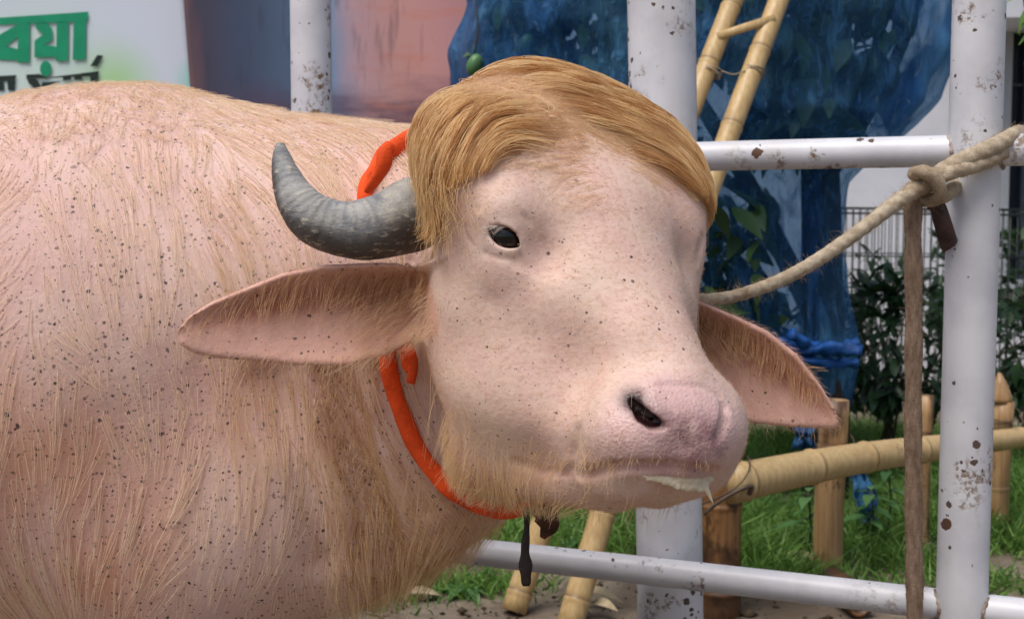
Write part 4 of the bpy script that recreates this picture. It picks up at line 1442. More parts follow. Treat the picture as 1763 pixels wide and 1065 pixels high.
# ---------------------------------------------------------------- hair
def hair_mat(name, root, tip, var, rough=.45, spec=.35, lock=.85):
    h = M(name, rough, spec)
    hi = h.node('HairInfo')
    c = h.mix(hi.outputs['Intercept'], lin(*root), lin(*tip))
    c = h.mix(h.math('MULTIPLY', hi.outputs['Random'], var[0]), c, lin(*var[1]))
    c = h.mix(h.math('MULTIPLY', h.step(h.attr('tone'), .35, 1.0), lock), c, lin(*var[2])) if len(var) > 2 else c
    h.color(c)
    t = h.node('BsdfTranslucent'); h.link(c, t.inputs[0])
    x = h.node('MixShader'); x.inputs[0].default_value = .42
    h.link(h.b.outputs[0], x.inputs[1]); h.link(t.outputs[0], x.inputs[2]); h.link(x.outputs[0], h.out.inputs[0])
    return h.m


HR_COAT = hair_mat('coat_hair', (240, 222, 200), (250, 238, 216), (.4, (238, 208, 168)))
HR_GOLD = hair_mat('forelock_hair', (246, 226, 186), (240, 204, 146), (.4, (226, 182, 120), (186, 130, 72)))
HR_PALE = hair_mat('pale_hair', (230, 204, 172), (232, 206, 170), (.35, (222, 188, 142)))
HR_FUZZ = hair_mat('short_hair', (224, 192, 168), (234, 208, 180), (.4, (214, 180, 140)))
HR_EAR = hair_mat('ear_hair', (190, 138, 98), (238, 208, 166), (.4, (206, 160, 112)))
HR_TAN = hair_mat('chin_hair', (222, 190, 148), (244, 220, 178), (.45, (208, 164, 110)))
HR_WHITE = hair_mat('lash_hair', (226, 214, 204), (236, 228, 220), (.2, (150, 120, 104)))

QC = BV[BQ].mean(1)
QA = np.linalg.norm(np.cross(BV[BQ[:, 2]] - BV[BQ[:, 0]], BV[BQ[:, 3]] - BV[BQ[:, 1]]), axis=1) / 2
QN = np.cross(BV[BQ[:, 2]] - BV[BQ[:, 0]], BV[BQ[:, 3]] - BV[BQ[:, 1]]); QN /= np.linalg.norm(QN, axis=1)[:, None] + 1e-12
if (QN * bn[BQ[:, 0]]).sum(1).mean() < 0: QN = -QN
QL = W2L(QC)
q_head, q_ear = head_f[BQ[:, 0]], earm[BQ[:, 0]]
q_view = ((np.array([0, 0, CAM_Z]) - QC) / np.linalg.norm(QC - [0, 0, CAM_Z], axis=1)[:, None] * QN).sum(1)
_cz = QC - [0, 0, CAM_Z]
_dep = _cz[:, 1] * _cp - _cz[:, 2] * _sp
QPX = np.stack([IMW / 2 + FOC * _cz[:, 0] / _dep, IMH / 2 - FOC * (_cz[:, 1] * _sp + _cz[:, 2] * _cp) / _dep], 1)     # how the photograph sees each face


def roots(weight, n):
    w = np.where(weight > .02, weight, 0) * QA
    k = rng.choice(len(w), n, p=w / w.sum())
    a, b = rng.random((2, n, 1))
    A, B, C, D = [BV[BQ[k, i]] for i in range(4)]
    return (A * (1 - a) + B * a) * (1 - b) + (D * (1 - a) + C * a) * b, QN[k], k


def tangent(v, n): return v - n * (v * n).sum(1)[:, None]


def nrm(v): return v / (np.linalg.norm(v, axis=1)[:, None] + 1e-9)


def grow(p0, n0, field, length, nseg, height, hug=1.0, jitter=.15, fn=None):
    """Strands that run along the animal. field(p, s) gives the combing direction; height(s) the clearance; hug 1 keeps the strand at
    that clearance, 0 only keeps it outside."""
    fn = fn or sdf
    m_ = len(p0)
    out = np.zeros((m_, nseg + 1, 3)); out[:, 0] = p0 - n0 * .001
    p = p0.copy(); n = n0.copy()
    jit = rng.normal(0, jitter, (m_, 3))
    hs = rng.uniform(.6, 1.4, m_)
    L_ = np.broadcast_to(length, (m_,))
    for k in range(1, nseg + 1):
        s = k / nseg
        d = field(p, s) + jit + rng.normal(0, jitter * .35, (m_, 3))
        if hug > 0: d = nrm(tangent(nrm(d), n) * hug + nrm(d) * (1 - hug))
        else: d = nrm(d)
        p = p + d * (L_ / nseg)[:, None]
        f = fn(p)
        e = 2e-3
        g = np.stack([fn(p + e * np.eye(3)[i]) for i in range(3)], 1) - f[:, None]
        n = nrm(g)
        tgt = height(s) * hs
        corr = tgt - f
        if hug < 1: corr = np.where(corr > 0, corr, corr * hug)
        p = p + n * np.clip(corr, -.03, .03)[:, None]
        out[:, k] = p
    return out


def clump(S, every, k0, k1, rgk=None):
    """Pull strands towards every n-th one, more at the tips."""
    from mathutils.kdtree import KDTree
    m_ = len(S)
    cen = np.arange(0, m_, every)
    kd = KDTree(len(cen))
    for i, c in enumerate(cen): kd.insert(S[c, 0], i)
    kd.balance()
    own = np.array([cen[kd.find(S[i, 0])[1]] for i in range(m_)])
    t = np.linspace(0, 1, S.shape[1])
    f = (k0 + (k1 - k0) * t ** 1.1)[None, :, None] * rng.uniform(.5, 1.0, (m_, 1, 1))
    S2 = S * (1 - f) + S[own] * f
    S2 += rng.normal(0, .0006, (m_, 1, 3)) * t[None, :, None]
    global OWN
    OWN = np.random.default_rng(4).random(m_)[own]
    return S2


def taper(S, r, tip=.25):
    t = np.linspace(0, 1, S.shape[1])
    return (r if np.ndim(r) else np.full(len(S), r))[:, None] * (1 - (1 - tip) * t ** 1.5)[None]


DOWN = np.array([0, 0, -1.0])


def f_body(p, s):
    x, y, z = p.T
    a = .55 * np.sin(5.2 * x + 2.6 * z) + .35 * np.sin(11.0 * x - 7.0 * z + 1.0) + .12 * np.sin(23 * z + 6 * x)
    top = np.clip((z - 1.02) / .2, 0, 1)
    d = np.stack([.10 + a * .55 + .75 * top * (1 - s), np.full_like(x, -.25 - .5 * top), -1.0 + .35 * top * (1 - s)], 1)
    return d


vis = (q_view > -.35) & (QC[:, 0] > -1.15)
px, py_ = QPX.T
# body coat
w_body = vis * (1 - q_head) * (q_ear < .5) * (1.0 + .9 * (QC[:, 2] > 1.08) - .72 * np.exp(-((px - 620) / 110) ** 2) * (py_ > 600))
p0, n0, k = roots(w_body, 10500)
lowf = .75 + .35 * np.sin(9 * p0[:, 0] + 4 * p0[:, 2]) + .3 * np.sin(17 * p0[:, 2] - 6 * p0[:, 0])
L_ = rng.uniform(.07, .15, len(p0)) * np.clip(lowf, .45, 1.4)
S = grow(p0, n0, f_body, L_, 11, lambda s: .002 + .005 * s, 1.0, .07)
S = clump(S, 9, .12, .72)
S = clump(S, 60, .0, .35)
hair_obj('coat_hair', S, taper(S, rng.uniform(.00025, .00048, len(S))), HR_COAT, buff)
# fine undercoat
p0, n0, k = roots(vis * (1 - q_head) * (q_ear < .5) * (1 - .7 * np.exp(-((px - 630) / 120) ** 2) * (py_ > 600)), 7000)
S = grow(p0, n0, f_body, rng.uniform(.025, .05, len(p0)), 5, lambda s: .0012 + .002 * s, 1.0, .12)
S = clump(S, 5, 0, .4)
hair_obj('undercoat', S, taper(S, .00014), HR_COAT, buff)
# long chest locks
cw = np.exp(-((px - (560 + (py_ - 640) * .33)) / 75) ** 2) * (py_ > 610) + .8 * np.exp(-((px - 760) / 45) ** 2) * (py_ > 800) + .7 * np.exp(-((px - 370) / 30) ** 2) * (py_ > 300) * (py_ < 520) + .7 * np.exp(-((px - 420) / 50) ** 2) * (py_ > 600) * (py_ < 760)
p0, n0, k = roots(cw * vis * (1 - q_head) * (q_ear < .5), 800)
S = grow(p0, n0, lambda p, s: f_body(p, s) + np.array([.22, 0, -.3]), rng.uniform(.07, .14, len(p0)), 8, lambda s: .003 + .012 * s, .8, .14)
S = clump(S, 10, .0, .8)
hair_obj('chest_hair', S, taper(S, rng.uniform(.00020, .00036, len(S))), HR_TAN, buff)
# darker hair lying in the neck folds
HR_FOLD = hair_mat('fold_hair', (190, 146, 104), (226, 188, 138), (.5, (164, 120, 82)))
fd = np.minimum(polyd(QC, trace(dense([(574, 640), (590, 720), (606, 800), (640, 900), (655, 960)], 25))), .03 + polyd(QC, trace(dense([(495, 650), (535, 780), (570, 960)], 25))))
p0, n0, k = roots(np.exp(-(fd / .034) ** 2) * (1 - q_head) * (q_ear < .5), 260)
S = grow(p0, n0, lambda p, s: np.stack([.22 + .25 * np.sin(19 * p[:, 2]), np.full(len(p), -.1), np.full(len(p), -1.0)], 1), rng.uniform(.06, .13, len(p0)), 8, lambda s: .002 + .008 * s, .85, .12)
S = clump(S, 9, 0, .75)
hair_obj('fold_hair', S, taper(S, .00026), HR_FOLD, buff)
# hair standing off the back line
p0, n0, k = roots(vis * (QN[:, 2] > .75) * (QC[:, 2] > 1.05) * (1 - q_head) * (q_ear < .5), 2600)
S = grow(p0, n0, lambda p, s: np.stack([np.full(len(p), .9), np.full(len(p), -.45), .25 - 1.0 * s + .5 * np.sin(31 * p[:, 0])], 1), rng.uniform(.03, .075, len(p0)), 6, lambda s: .002 + .007 * s, .6, .25, base_sdf)
S = clump(S, 9, .0, .85)
hair_obj('back_hair', S, taper(S, .0003), HR_PALE, buff)


# forelock: combed away from the parting, then falling
def PART(q): return .015 + .11 * np.clip((-q[:, 1] - .10) / .15, -.2, 1)


PJ = 0.0


def sstep(x, a, b):
    t = np.clip((x - a) / (b - a), 0, 1)
    return t * t * (3 - 2 * t)


def f_fore(p, s):
    q = W2L(p)
    near = q[:, 0] + PJ > PART(q)
    sg = np.where(near, 1.0, -1.0)
    over = np.where(near, sstep(q[:, 0], .10, .19), sstep(-q[:, 0], .09, .17))
    wav = .10 * np.sin(38 * q[:, 1] + 9 * q[:, 0])
    d = HX[None] * (sg * (1.0 - .75 * over))[:, None] + DOWN[None] * np.where(near, .16 + 1.0 * over, .12 + .8 * over)[:, None] + HY[None] * (np.where(near, -.06, .42) + wav)[:, None]
    return d


def cut(S, stop):
    """Shorten strands where stop(points) first holds."""
    m_, n = S.shape[:2]
    bad = stop(S.reshape(-1, 3)).reshape(m_, n)
    bad[:, 0] = False
    first = np.where(bad.any(1), bad.argmax(1), n - 1).astype(float)
    first = np.clip(first - rng.uniform(0, .9, m_), 1.5, n - 1)
    t = np.linspace(0, 1, n)[None] * first[:, None]
    i = np.minimum(t.astype(int), n - 2); u = (t - i)[..., None]
    r = np.arange(m_)[:, None]
    return S[r, i] * (1 - u) + S[r, i + 1] * u


def fore_stop(p):
    q = W2L(p)
    return ((q[:, 0] > 0) & ((q[:, 2] < -.046 - .28 * (q[:, 1] + .2) + .008 * np.sin(60 * q[:, 1])) | ((q[:, 1] > -.045 - .10 * (q[:, 0] - .1)) & (q[:, 0] > .09)))) | ((q[:, 0] < 0) & ((q[:, 2] < -.005 + .01 * np.sin(70 * q[:, 1])) | (q[:, 1] > -.035)))


in_fore = (q_head > .5) * (QL[:, 2] > -.09) * (q_ear < .5)
edge = -.060 - .030 * np.exp(-((QL[:, 0] - .02) / .05) ** 2) + .035 * sstep(-QL[:, 0], .05, .14)            # where the long hair starts
fw = in_fore * np.clip((edge - QL[:, 1]) / .05, 0, 1) * (QL[:, 1] > -.36)
off = np.abs(QL[:, 0] - PART(QL))
p0, n0, k = roots(fw * (.12 + .95 * sstep(off, .015, .09)), 17000)
PJ = rng.normal(0, .016, len(p0))
S = grow(p0, n0, f_fore, rng.uniform(.05, .15, len(p0)), 14, lambda s: .002 + .009 * math.sin(math.pi * min(1, s * .85)), 1.0, .05, base_sdf)
S = clump(S, 30, .15, .88)
TN = OWN
S = cut(S, fore_stop)
hair_obj('forelock', S, taper(S, rng.uniform(.0003, .0005, len(S))), HR_GOLD, buff, TN)
# the pale layer over its middle
p0, n0, k = roots(fw * (1.05 - sstep(off, .02, .11)) + .7 * in_fore * np.clip((.03 - QL[:, 1]) / .12, 0, 1) * (QL[:, 1] > -.16) * np.exp(-((QL[:, 0] - .0) / .11) ** 2), 8000)
PJ = rng.normal(0, .022, len(p0))
S = grow(p0, n0, f_fore, rng.uniform(.015, .05, len(p0)), 6, lambda s: .0016 + .0022 * s, 1.0, .14, base_sdf)
S = clump(S, 10, 0, .55)
S = cut(S, fore_stop)
hair_obj('forelock_parting', S, taper(S, .00020), HR_PALE, buff)
# loose ends of the near lock over the horn root
p0, n0, k = roots(in_fore * (q_view > -.2) * np.exp(-((px - 765) / 40) ** 2 - ((py_ - 320) / 50) ** 2), 420)
S = grow(p0, n0, lambda p, s: np.stack([.12 - .5 * np.sin(29 * p[:, 2]) * s, np.full(len(p), -.25), np.full(len(p), -1.0)], 1), rng.uniform(.02, .05, len(p0)), 7, lambda s: .010 + .008 * s, .5, .22, base_sdf)
hair_obj('loose_forelock', S, taper(S, .00026), HR_GOLD, buff)


# fringe hanging from the underside of throat and brisket
p0, n0, k = roots((1 - q_head) * (q_ear < .5) * (QN[:, 2] < -.15) * (px > 560) * (px < 880) * (QC[:, 1] < 2.0) * (q_view > -.5), 1100)
S = grow(p0, n0, lambda p, s: np.stack([-.15 + .25 * np.sin(21 * p[:, 0]), np.full(len(p), -.15), np.full(len(p), -1.0)], 1), rng.uniform(.03, .10, len(p0)), 7, lambda s: .002 + .02 * s, .15, .12, base_sdf)
S = clump(S, 8, 0, .7)
hair_obj('brisket_fringe', S, taper(S, .00026), HR_TAN, buff)


# short face coat
def f_face(p, s):
    q = W2L(p)
    return -HY[None] * .7 + HX[None] * (np.sign(q[:, 0]) * .7)[:, None] + DOWN[None] * .35


p0, n0, k = roots((q_head > .3) * (q_view > -.3) * (1 - .8 * muz[BQ[:, 0]]) * (1 - eyew[BQ[:, 0]].clip(0, 1)) * (QL[:, 1] > -.12) * (polyd(QC, _n0) > .017), 22000)
S = grow(p0, n0, f_face, rng.uniform(.005, .010, len(p0)), 3, lambda s: .0005 + .0016 * s, 1.0, .2)
hair_obj('face_coat', S, taper(S, .00011), HR_FUZZ, buff)
# muzzle and lip bristles
lipd = np.exp(-((polyd(QC, trace(dense([(1225, 806), (1141, 795), (1060, 795), (1000, 806)], 8)))) / .007) ** 2)
p0, n0, k = roots(lipd * (QL[:, 2] > -.2), 110)
S = grow(p0, n0, lambda p, s: np.array([-.25, -.5, -.7 - .5 * s])[None] + 0 * p, rng.uniform(.006, .015, len(p0)), 5, lambda s: .001 + .006 * s, .2, .25)
hair_obj('lip_hair', S, taper(S, .00014), HR_PALE, buff)
p0, n0, k = roots(np.exp(-((px - 1080) / 80) ** 2 - ((py_ - 750) / 60) ** 2) * (q_view > 0) * (q_head > .5) * (polyd(QC, _n0) > .019), 150)
S = grow(p0, n0, lambda p, s: np.array([-.5, -.55, -.6])[None] + 0 * p, rng.uniform(.006, .016, len(p0)), 4, lambda s: .001 + .006 * s, .3, .3)
hair_obj('muzzle_bristle', S, taper(S, .00018), HR_PALE, buff)
p0, n0, k = roots(np.exp(-((px - 1040) / 60) ** 2 - ((py_ - 790) / 30) ** 2) * (q_view > 0) * (q_head > .5), 46)
S = grow(p0, n0, lambda p, s: np.array([-.35, -.5, -.5 - .9 * s])[None] + 0 * p, rng.uniform(.03, .055, len(p0)), 7, lambda s: .002 + .012 * s, .0, .25)
hair_obj('whisker', S, taper(S, .00022), HR_TAN, buff)
# chin and throat beard
bw = np.exp(-((px - 830) / 70) ** 2 - ((py_ - 835) / 45) ** 2) + .6 * np.exp(-((px - 760) / 45) ** 2 - ((py_ - 770) / 50) ** 2) + .5 * np.exp(-((px - 930) / 60) ** 2 - ((py_ - 870) / 20) ** 2) + .35 * np.exp(-((px - 930) / 50) ** 2 - ((py_ - 790) / 25) ** 2)
p0, n0, k = roots(bw * (q_view > -.4) * (q_head > .3), 900)
S = grow(p0, n0, lambda p, s: np.stack([-.45 + .35 * np.sin(37 * p[:, 0] + 11 * p[:, 2]), np.full(len(p), -.25), np.full(len(p), -.85 - .5 * s)], 1), rng.uniform(.025, .06, len(p0)), 6, lambda s: .002 + .012 * s, .4, .16)
S = clump(S, 6, 0, .7)
hair_obj('throat_hair', S, taper(S, .00022), HR_TAN, buff)
p0, n0, k = roots((q_head > .5) * (QN[:, 2] < -.35) * (px > 880) * (px < 1180), 160)
S = grow(p0, n0, lambda p, s: np.array([-.2, -.2, -1.0])[None] + 0 * p, rng.uniform(.015, .05, len(p0)), 5, lambda s: .002 + .012 * s, .1, .25)
hair_obj('jaw_hair', S, taper(S, .0002), HR_TAN, buff)

# ears: fringe from the upper fold, fur inside, fuzz on the rim
for E, sx_ in ((EAR_N, 1), (EAR_F, -1)):
    ax_e = nrm((E['tip'] - E['base'])[None])[0]
    L_e = np.linalg.norm(E['tip'] - E['base'])
    vv = np.asarray(E['vup'], float); vv = vv - ax_e * (vv @ ax_e); vv /= np.linalg.norm(vv)
    ww = np.cross(ax_e, vv); ww = ww if ww[1] < 0 else -ww
    q = QC - E['base']; t = (q @ ax_e) / L_e; b = q @ vv
    rel = b / np.where(b > 0, np.interp(t, *zip(*E['top'])), np.interp(t, *zip(*E['bot'])))
    ins = (q_ear > .5) * (np.linalg.norm(QC - (E['base'] + E['tip']) / 2, axis=1) < .26)
    front = (QN @ ww) > .0
    fe_ = lambda p, s, ax_e=ax_e, vv=vv, ww=ww: ax_e[None] * .55 - vv[None] * (.9 + .4 * s) + ww[None] * .25 + 0 * p
    wgt = ins * front * np.exp(-((rel - .72) / .22) ** 2) * np.clip(1.12 - t, 0, 1)
    p0, n0, k = roots(wgt, 650)
    S = grow(p0, n0, fe_, rng.uniform(.018, .045, len(p0)), 6, lambda s: .003 + .012 * s, .25, .18)
    S = clump(S, 8, 0, .7)
    hair_obj('ear_fringe', S, taper(S, .00020), HR_EAR, buff)
    wgt = ins * front * np.exp(-((t - .10) / .16) ** 2) * (rel < .5)
    p0, n0, k = roots(wgt, 420)
    S = grow(p0, n0, lambda p, s: ax_e[None] * .9 - vv[None] * (.15 + .5 * s) + ww[None] * .5 + 0 * p, rng.uniform(.025, .055, len(p0)), 6, lambda s: .003 + .016 * s, .2, .25)
    S = clump(S, 9, 0, .75)
    hair_obj('ear_tuft', S, taper(S, .00020), HR_PALE, buff)
    p0, n0, k = roots(ins * 1.0, 2600)
    S = grow(p0, n0, lambda p, s: ax_e[None] * .9 - vv[None] * .35 + 0 * p, rng.uniform(.006, .016, len(p0)), 3, lambda s: .0008 + .0045 * s, .6, .3)
    hair_obj('ear_fuzz', S, taper(S, .00011), HR_FUZZ, buff)
    p0, n0, k = roots(ins * (rel < -.75), 260 if sx_ > 0 else 130)
    S = grow(p0, n0, lambda p, s: ax_e[None] * .5 - vv[None] * .8 + 0 * p, rng.uniform(.01, .035, len(p0)), 5, lambda s: .001 + .008 * s, .2, .3)
    hair_obj('ear_rim_hair', S, taper(S, .0002), HR_PALE, buff)

# eyelashes and a brow tuft
ul = np.linspace(-.0200, -.003, 26) + rng.normal(0, .0006, 26)
vt = -.0128 + np.sqrt(np.maximum(.0254 ** 2 - ul ** 2, 0))
p0 = EYE_C + _eu * ul[:, None] + _ev * (vt - .0006)[:, None] + _en * .0195
S = np.zeros((26, 6, 3))
for i in range(6):
    s = i / 5
    S[:, i] = p0 + _en * (.012 * s - .010 * s * s) - _ev * ((.004 * s + .0125 * s * s) * rng.uniform(.7, 1.15, 26))[:, None] + _eu * ((-.012 * s) * (1 - (ul + .0165) / .04))[:, None]
hair_obj('eyelash', S, taper(S, .00030), HR_WHITE, buff)

# ---------------------------------------------------------------- collar, ropes, small things
OR = mat_plain('orange_cord', (251, 90, 36), .75, .2, .16, 30, bump=.4, bs=220)
ca = trace([(666, 272), (648, 300), (630, 335)], neck_sdf) ; cb = trace([(667, 580), (674, 640), (690, 700), (714, 757), (748, 808), (787, 846)], neck_sdf)
an, bn_ = grad_of(neck_sdf, ca), grad_of(neck_sdf, cb)
vis_a, vis_b = ca + an * .010, cb + bn_ * .009
hid = trace([(638, 420), (654, 510)], neck_sdf)
far_ = [vis_b[-1] + (.025, .09, -.005), vis_b[-1] + (.10, .22, .02), vis_b[-1] + (.17, .38, .20), vis_a[0] + (.24, .30, -.10), vis_a[0] + (.16, .22, .04), vis_a[0] + (.05, .08, .005)]
loop = np.vstack([vis_a, hid, vis_b, far_])
loop = spline(np.vstack([loop, loop[:1]]), 170)[:-1]
for _ in range(3):
    f = neck_sdf(loop); n_ = grad_of(neck_sdf, loop)
    loop = loop + n_ * (np.clip(.009 - f, 0, .03))[:, None]
    hd_ = np.min(np.linalg.norm(loop[:, None] - hid[None], axis=2), axis=1)
    loop = loop - n_ * (.035 * np.exp(-(hd_ / .045) ** 2))[:, None]
    loop = .5 * loop + .25 * (np.roll(loop, 1, 0) + np.roll(loop, -1, 0))
tb = tube('cord', loop, .0125 + .0006 * np.sin(np.arange(169) * .35), OR, None, 14, closed=True, flat=.8, prof=lambda i, t: 1 + .07 * np.sin(3 * t + i * .22) + .03 * np.sin(7 * t - i * .4))
collar = empty('neck_collar', tuple(vis_b[3]), 'bright orange cloth cord tied round the neck behind the jaw', 'collar')
adopt(tb, collar)
kb = trace([(712, 628)])[0] + np.array([0.0, -.012, 0])
for pl, w in (([(690, 592), (704, 606), (712, 630), (706, 660)], .010), ([(694, 600), (700, 625), (704, 640)], .008)):
    pth = [np.array(P(x, y, kb[1] - .004 * i)) for i, (x, y) in enumerate(pl)]
    tube('loose_end', spline(pth, 16), np.linspace(w, w * .6, 16), OR, collar, 10, flat=.45, prof=lambda i, t: 1 + .15 * np.sin(3 * t + i * .5))
kp = P(668, 262, 1.66)
tube('knot', spline([P(676, 252, 1.665), P(664, 262, 1.655), P(660, 285, 1.65), P(645, 312, 1.655), P(632, 330, 1.665)], 18), np.array([.006, .011, .013, .0125, .0135, .015, .0155, .015, .0145, .0135, .0125, .0115, .011, .0105, .01, .009, .008, .006]) * .85, OR, collar, 12, flat=.7)

RP = M('rope_fibre', .85, .15)
fb_ = RP.noise(70, 5, .65, RP.mapped((1, 1, 1)))
c = RP.mix(RP.step(fb_, .3, .72), lin(196, 182, 160), lin(162, 144, 120))
c = RP.mix(RP.math('MULTIPLY', RP.step(RP.noise(11, 4), .5, .75), .5), c, lin(122, 94, 66))
RP.color(c); RP.bump(RP.noise(260, 4, .7), .8, .003)
RPD = M('strap_fibre', .9, .12)
fb_ = RPD.noise(120, 5, .7, RPD.mapped((1, 1, .25)))
c = RPD.mix(RPD.step(fb_, .3, .7), lin(158, 136, 116), lin(116, 94, 78))
c = RPD.mix(RPD.math('MULTIPLY', RPD.step(RPD.noise(6, 5, .65), .5, .72), .6), c, lin(96, 72, 56))
RPD.color(c); RPD.bump(RPD.noise(300, 4, .7), .9, .003)
HR_ROPE = hair_mat('rope_fuzz', (176, 150, 118), (206, 186, 156), (.4, (140, 112, 84)))


def rope(name, path, rad, mat, parent, seg=18, pitch=.045, lobes=3, flat=1.0, fuzz=900, fl=.006, depth=.13, up=(.1, .2, .97)):
    n = len(path)
    ds = np.concatenate([[0], np.cumsum(np.linalg.norm(np.diff(path, axis=0), axis=1))])
    o = tube(name, path, rad, mat, parent, seg, flat=flat, up=up, prof=lambda i, t: 1 - depth * .5 + depth * np.abs(np.cos(lobes / 2 * (t - 2 * np.pi * ds[i] / pitch / lobes * 2))))
    if fuzz:
        V = np.array([v.co for v in o.data.vertices])
        k = rng.integers(0, n * seg, fuzz)
        c = path[k // seg]
        d = nrm(V[k] - c) + rng.normal(0, .8, (fuzz, 3))
        S = np.zeros((fuzz, 4, 3))
        cur = rng.normal(0, .6, (fuzz, 3))
        for i in range(4):
            s = i / 3
            S[:, i] = V[k] + (d * s + cur * s * s) * (fl * rng.uniform(.4, 1.3, fuzz))[:, None]
        hair_obj('fuzz', S, taper(S, .00018), HR_ROPE, o)
    return o


tether = empty('tether_rope', P(1600, 312, 2.1), 'fuzzy beige rope running from behind the head and hitched round the chipped post', 'rope')
tp = spline([P(1050, 514, 1.96), P(1100, 511, 1.91), P(1150, 510, 1.86), P(1205, 515, 1.80), P(1262, 510, 1.83), (P(1335, 486, 1.88)), P(1405, 449, 1.94), P(1480, 397, 2.0), P(1545, 347, 2.05), P(1590, 318, 2.075)], 170)
rope('rope', tp, np.interp(np.linspace(0, 1, 170), [0, .15, .5, .8, 1], [.0068, .0070, .0095, .0115, .0145]), RP.m, tether, 18, .05, fuzz=1500)
# two turns over the post, then round behind it
w1 = spline([P(1580, 326, 2.078), P(1610, 305, 2.072), P(1650, 280, 2.082), P(1690, 262, 2.085), P(1722, 246, 2.10), P(1745, 232, 2.125), P(1756, 230, 2.16), P(1735, 252, 2.205), P(1690, 282, 2.215), P(1640, 300, 2.205)], 90)
rope('turn', w1, np.interp(np.linspace(0, 1, 90), [0, .3, .6, 1], [.016, .0150, .013, .010]), RP.m, tether, 16, .05, fuzz=500)
w2 = spline([P(1600, 322, 2.085), P(1630, 300, 2.066), P(1660, 290, 2.078), P(1700, 277, 2.09), P(1728, 262, 2.115), P(1738, 262, 2.16), P(1715, 285, 2.205), P(1650, 305, 2.205)], 80)
rope('turn', w2, np.interp(np.linspace(0, 1, 80), [0, .3, .6, 1], [.011, .0135, .012, .009]), RP.m, tether, 16, .05, fuzz=400)
# the hitch
kn = spline([P(1572, 300, 2.075), P(1590, 296, 2.052), P(1612, 310, 2.05), P(1618, 335, 2.062), P(1600, 345, 2.085), P(1578, 335, 2.10), P(1570, 315, 2.095)], 40)
rope('hitch', kn, .0115, RP.m, tether, 14, .05, fuzz=250)
kn = spline([P(1592, 345, 2.095), P(1620, 340, 2.10), P(1640, 325, 2.105), P(1650, 312, 2.20)], 24)
rope('hitch', kn, .012, RP.m, tether, 14, .05, fuzz=120)
lo = spline([P(1600, 350, 2.11), P(1612, 352, 2.10), P(1622, 380, 2.10), P(1632, 415, 2.125), P(1640, 430, 2.19)], 30)
tube('loose_end', lo, np.linspace(.012, .017, 30), mat_plain('dark_strap', (92, 70, 66), .7, .3, .3, 30, bump=.4, bs=150), tether, 12, flat=.5)

strap = empty('hanging_rope', P(1573, 340, 2.10), 'flat brown woven rope hanging straight down from the hitch beside the chipped post', 'rope')
zb = .012
sp_ = spline([P(1573, 322, 2.098), P(1572, 380, 2.09), P(1573, 560, 2.09), P(1572, 760, 2.09), P(1574, 950, 2.09), P(1575, 1120, 2.09), (P(1575, 1120, 2.09)[0], 2.09, .12), (P(1575, 1120, 2.09)[0] + .03, 2.06, zb + .004), (P(1575, 1120, 2.09)[0] + .14, 2.0, zb)], 200)
rope('rope', sp_, .0148 + .0010 * np.sin(np.arange(200) * .37), RPD.m, strap, 18, .035, lobes=4, flat=.55, fuzz=1800, fl=.005, depth=.10, up=(1, 0, 0))

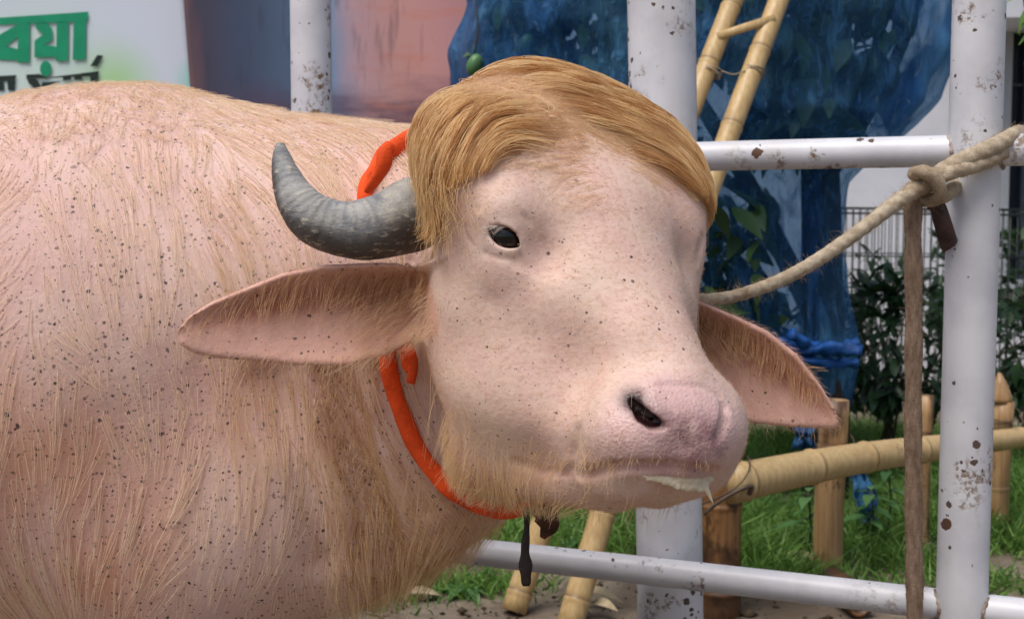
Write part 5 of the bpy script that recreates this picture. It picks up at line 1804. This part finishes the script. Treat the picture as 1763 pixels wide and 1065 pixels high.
ds_ = spline([P(906, 872, 1.56), P(907, 905, 1.555), P(904, 945, 1.555), P(905, 975, 1.555), P(906, 1008, 1.555)], 26)
st = tube('halter_strap', ds_, np.array([.004] * 8 + list(np.linspace(.004, .0085, 12)) + [.0085, .008, .0075, .007, .006, .004]), mat_plain('wet_strap', (46, 36, 32), .5, .4, .3, 40, bump=.5, bs=160), None, 10, flat=.35, prof=lambda i, t: 1 + .12 * np.sin(2 * t + i * .8))
tag(st, 'dark frayed strap dangling below the jaw in front of the lower rail', 'strap')
ks = trace([(935, 876)])[0]
kd_ = spline([P(925, 868, 1.55), P(940, 885, 1.545), P(945, 905, 1.55), P(935, 925, 1.555)], 16)
kk_ = tube('rag_knot', kd_, np.array([.010, .013, .015, .016, .016, .016, .015, .014, .014, .013, .012, .011, .010, .008, .006, .004]), mat_plain('brown_rag', (96, 62, 50), .8, .2, .4, 30, bump=.6, bs=120), None, 12, flat=.6, prof=lambda i, t: 1 + .15 * np.sin(3 * t + i * .7))
tag(kk_, 'reddish brown rag knot under the chin beside the dark strap', 'rag')

# milk foam on the lower lip
fo = M('milk_foam', .25, .5)
fo.color(fo.mix(fo.step(fo.noise(60, 4), .35, .65), lin(226, 214, 190), lin(206, 190, 158)))
fo.b.inputs['Subsurface Weight'].default_value = .3
fo.b.inputs['Subsurface Radius'].default_value = (.004, .004, .003)
fo.bump(fo.noise(160, 4), .5, .003)
bm = bmesh.new()
rgf = np.random.default_rng(3)
fl_ = trace([(1104, 812), (1120, 817), (1138, 819), (1155, 822), (1172, 824), (1190, 825), (1208, 824), (1224, 819)], sdf)
fs = spline(fl_, 90)
for i, q_ in enumerate(fs):
    g_ = .35 + .65 * min(1, i / 55) * (1 if i < 80 else .7)
    for _ in range(3):
        drop = rgf.random() ** 1.6 * .012 * g_
        r = (.0052 - .14 * drop) * g_ * rgf.uniform(.75, 1.1)
        bmesh.ops.create_icosphere(bm, subdivisions=2, radius=max(r, .0016), matrix=Matrix.Translation(q_ + np.array([rgf.normal(0, .0015), .0035 - drop * .2, -drop])))
dp = fs[80] + np.array([0.0, 0.0, -.006])
for i in range(14):
    bmesh.ops.create_icosphere(bm, subdivisions=2, radius=.0042 * (1 - i * .055), matrix=Matrix.Translation(dp + np.array([.0008 * i, 0, -.0018 * i])))
me = bpy.data.meshes.new('milk_foam'); bm.to_mesh(me); bm.free()
foam = bpy.data.objects.new('milk_foam', me); COL.objects.link(foam)
rm = foam.modifiers.new('merge', 'REMESH'); rm.mode = 'VOXEL'; rm.voxel_size = .0013; rm.use_smooth_shade = True
sm = foam.modifiers.new('soften', 'SMOOTH'); sm.iterations = 9
me.materials.append(fo.m)
tag(foam, 'white milky froth dribbling from the lower lip', 'foam')
print('script done', round(_time.time() - _t0, 1))
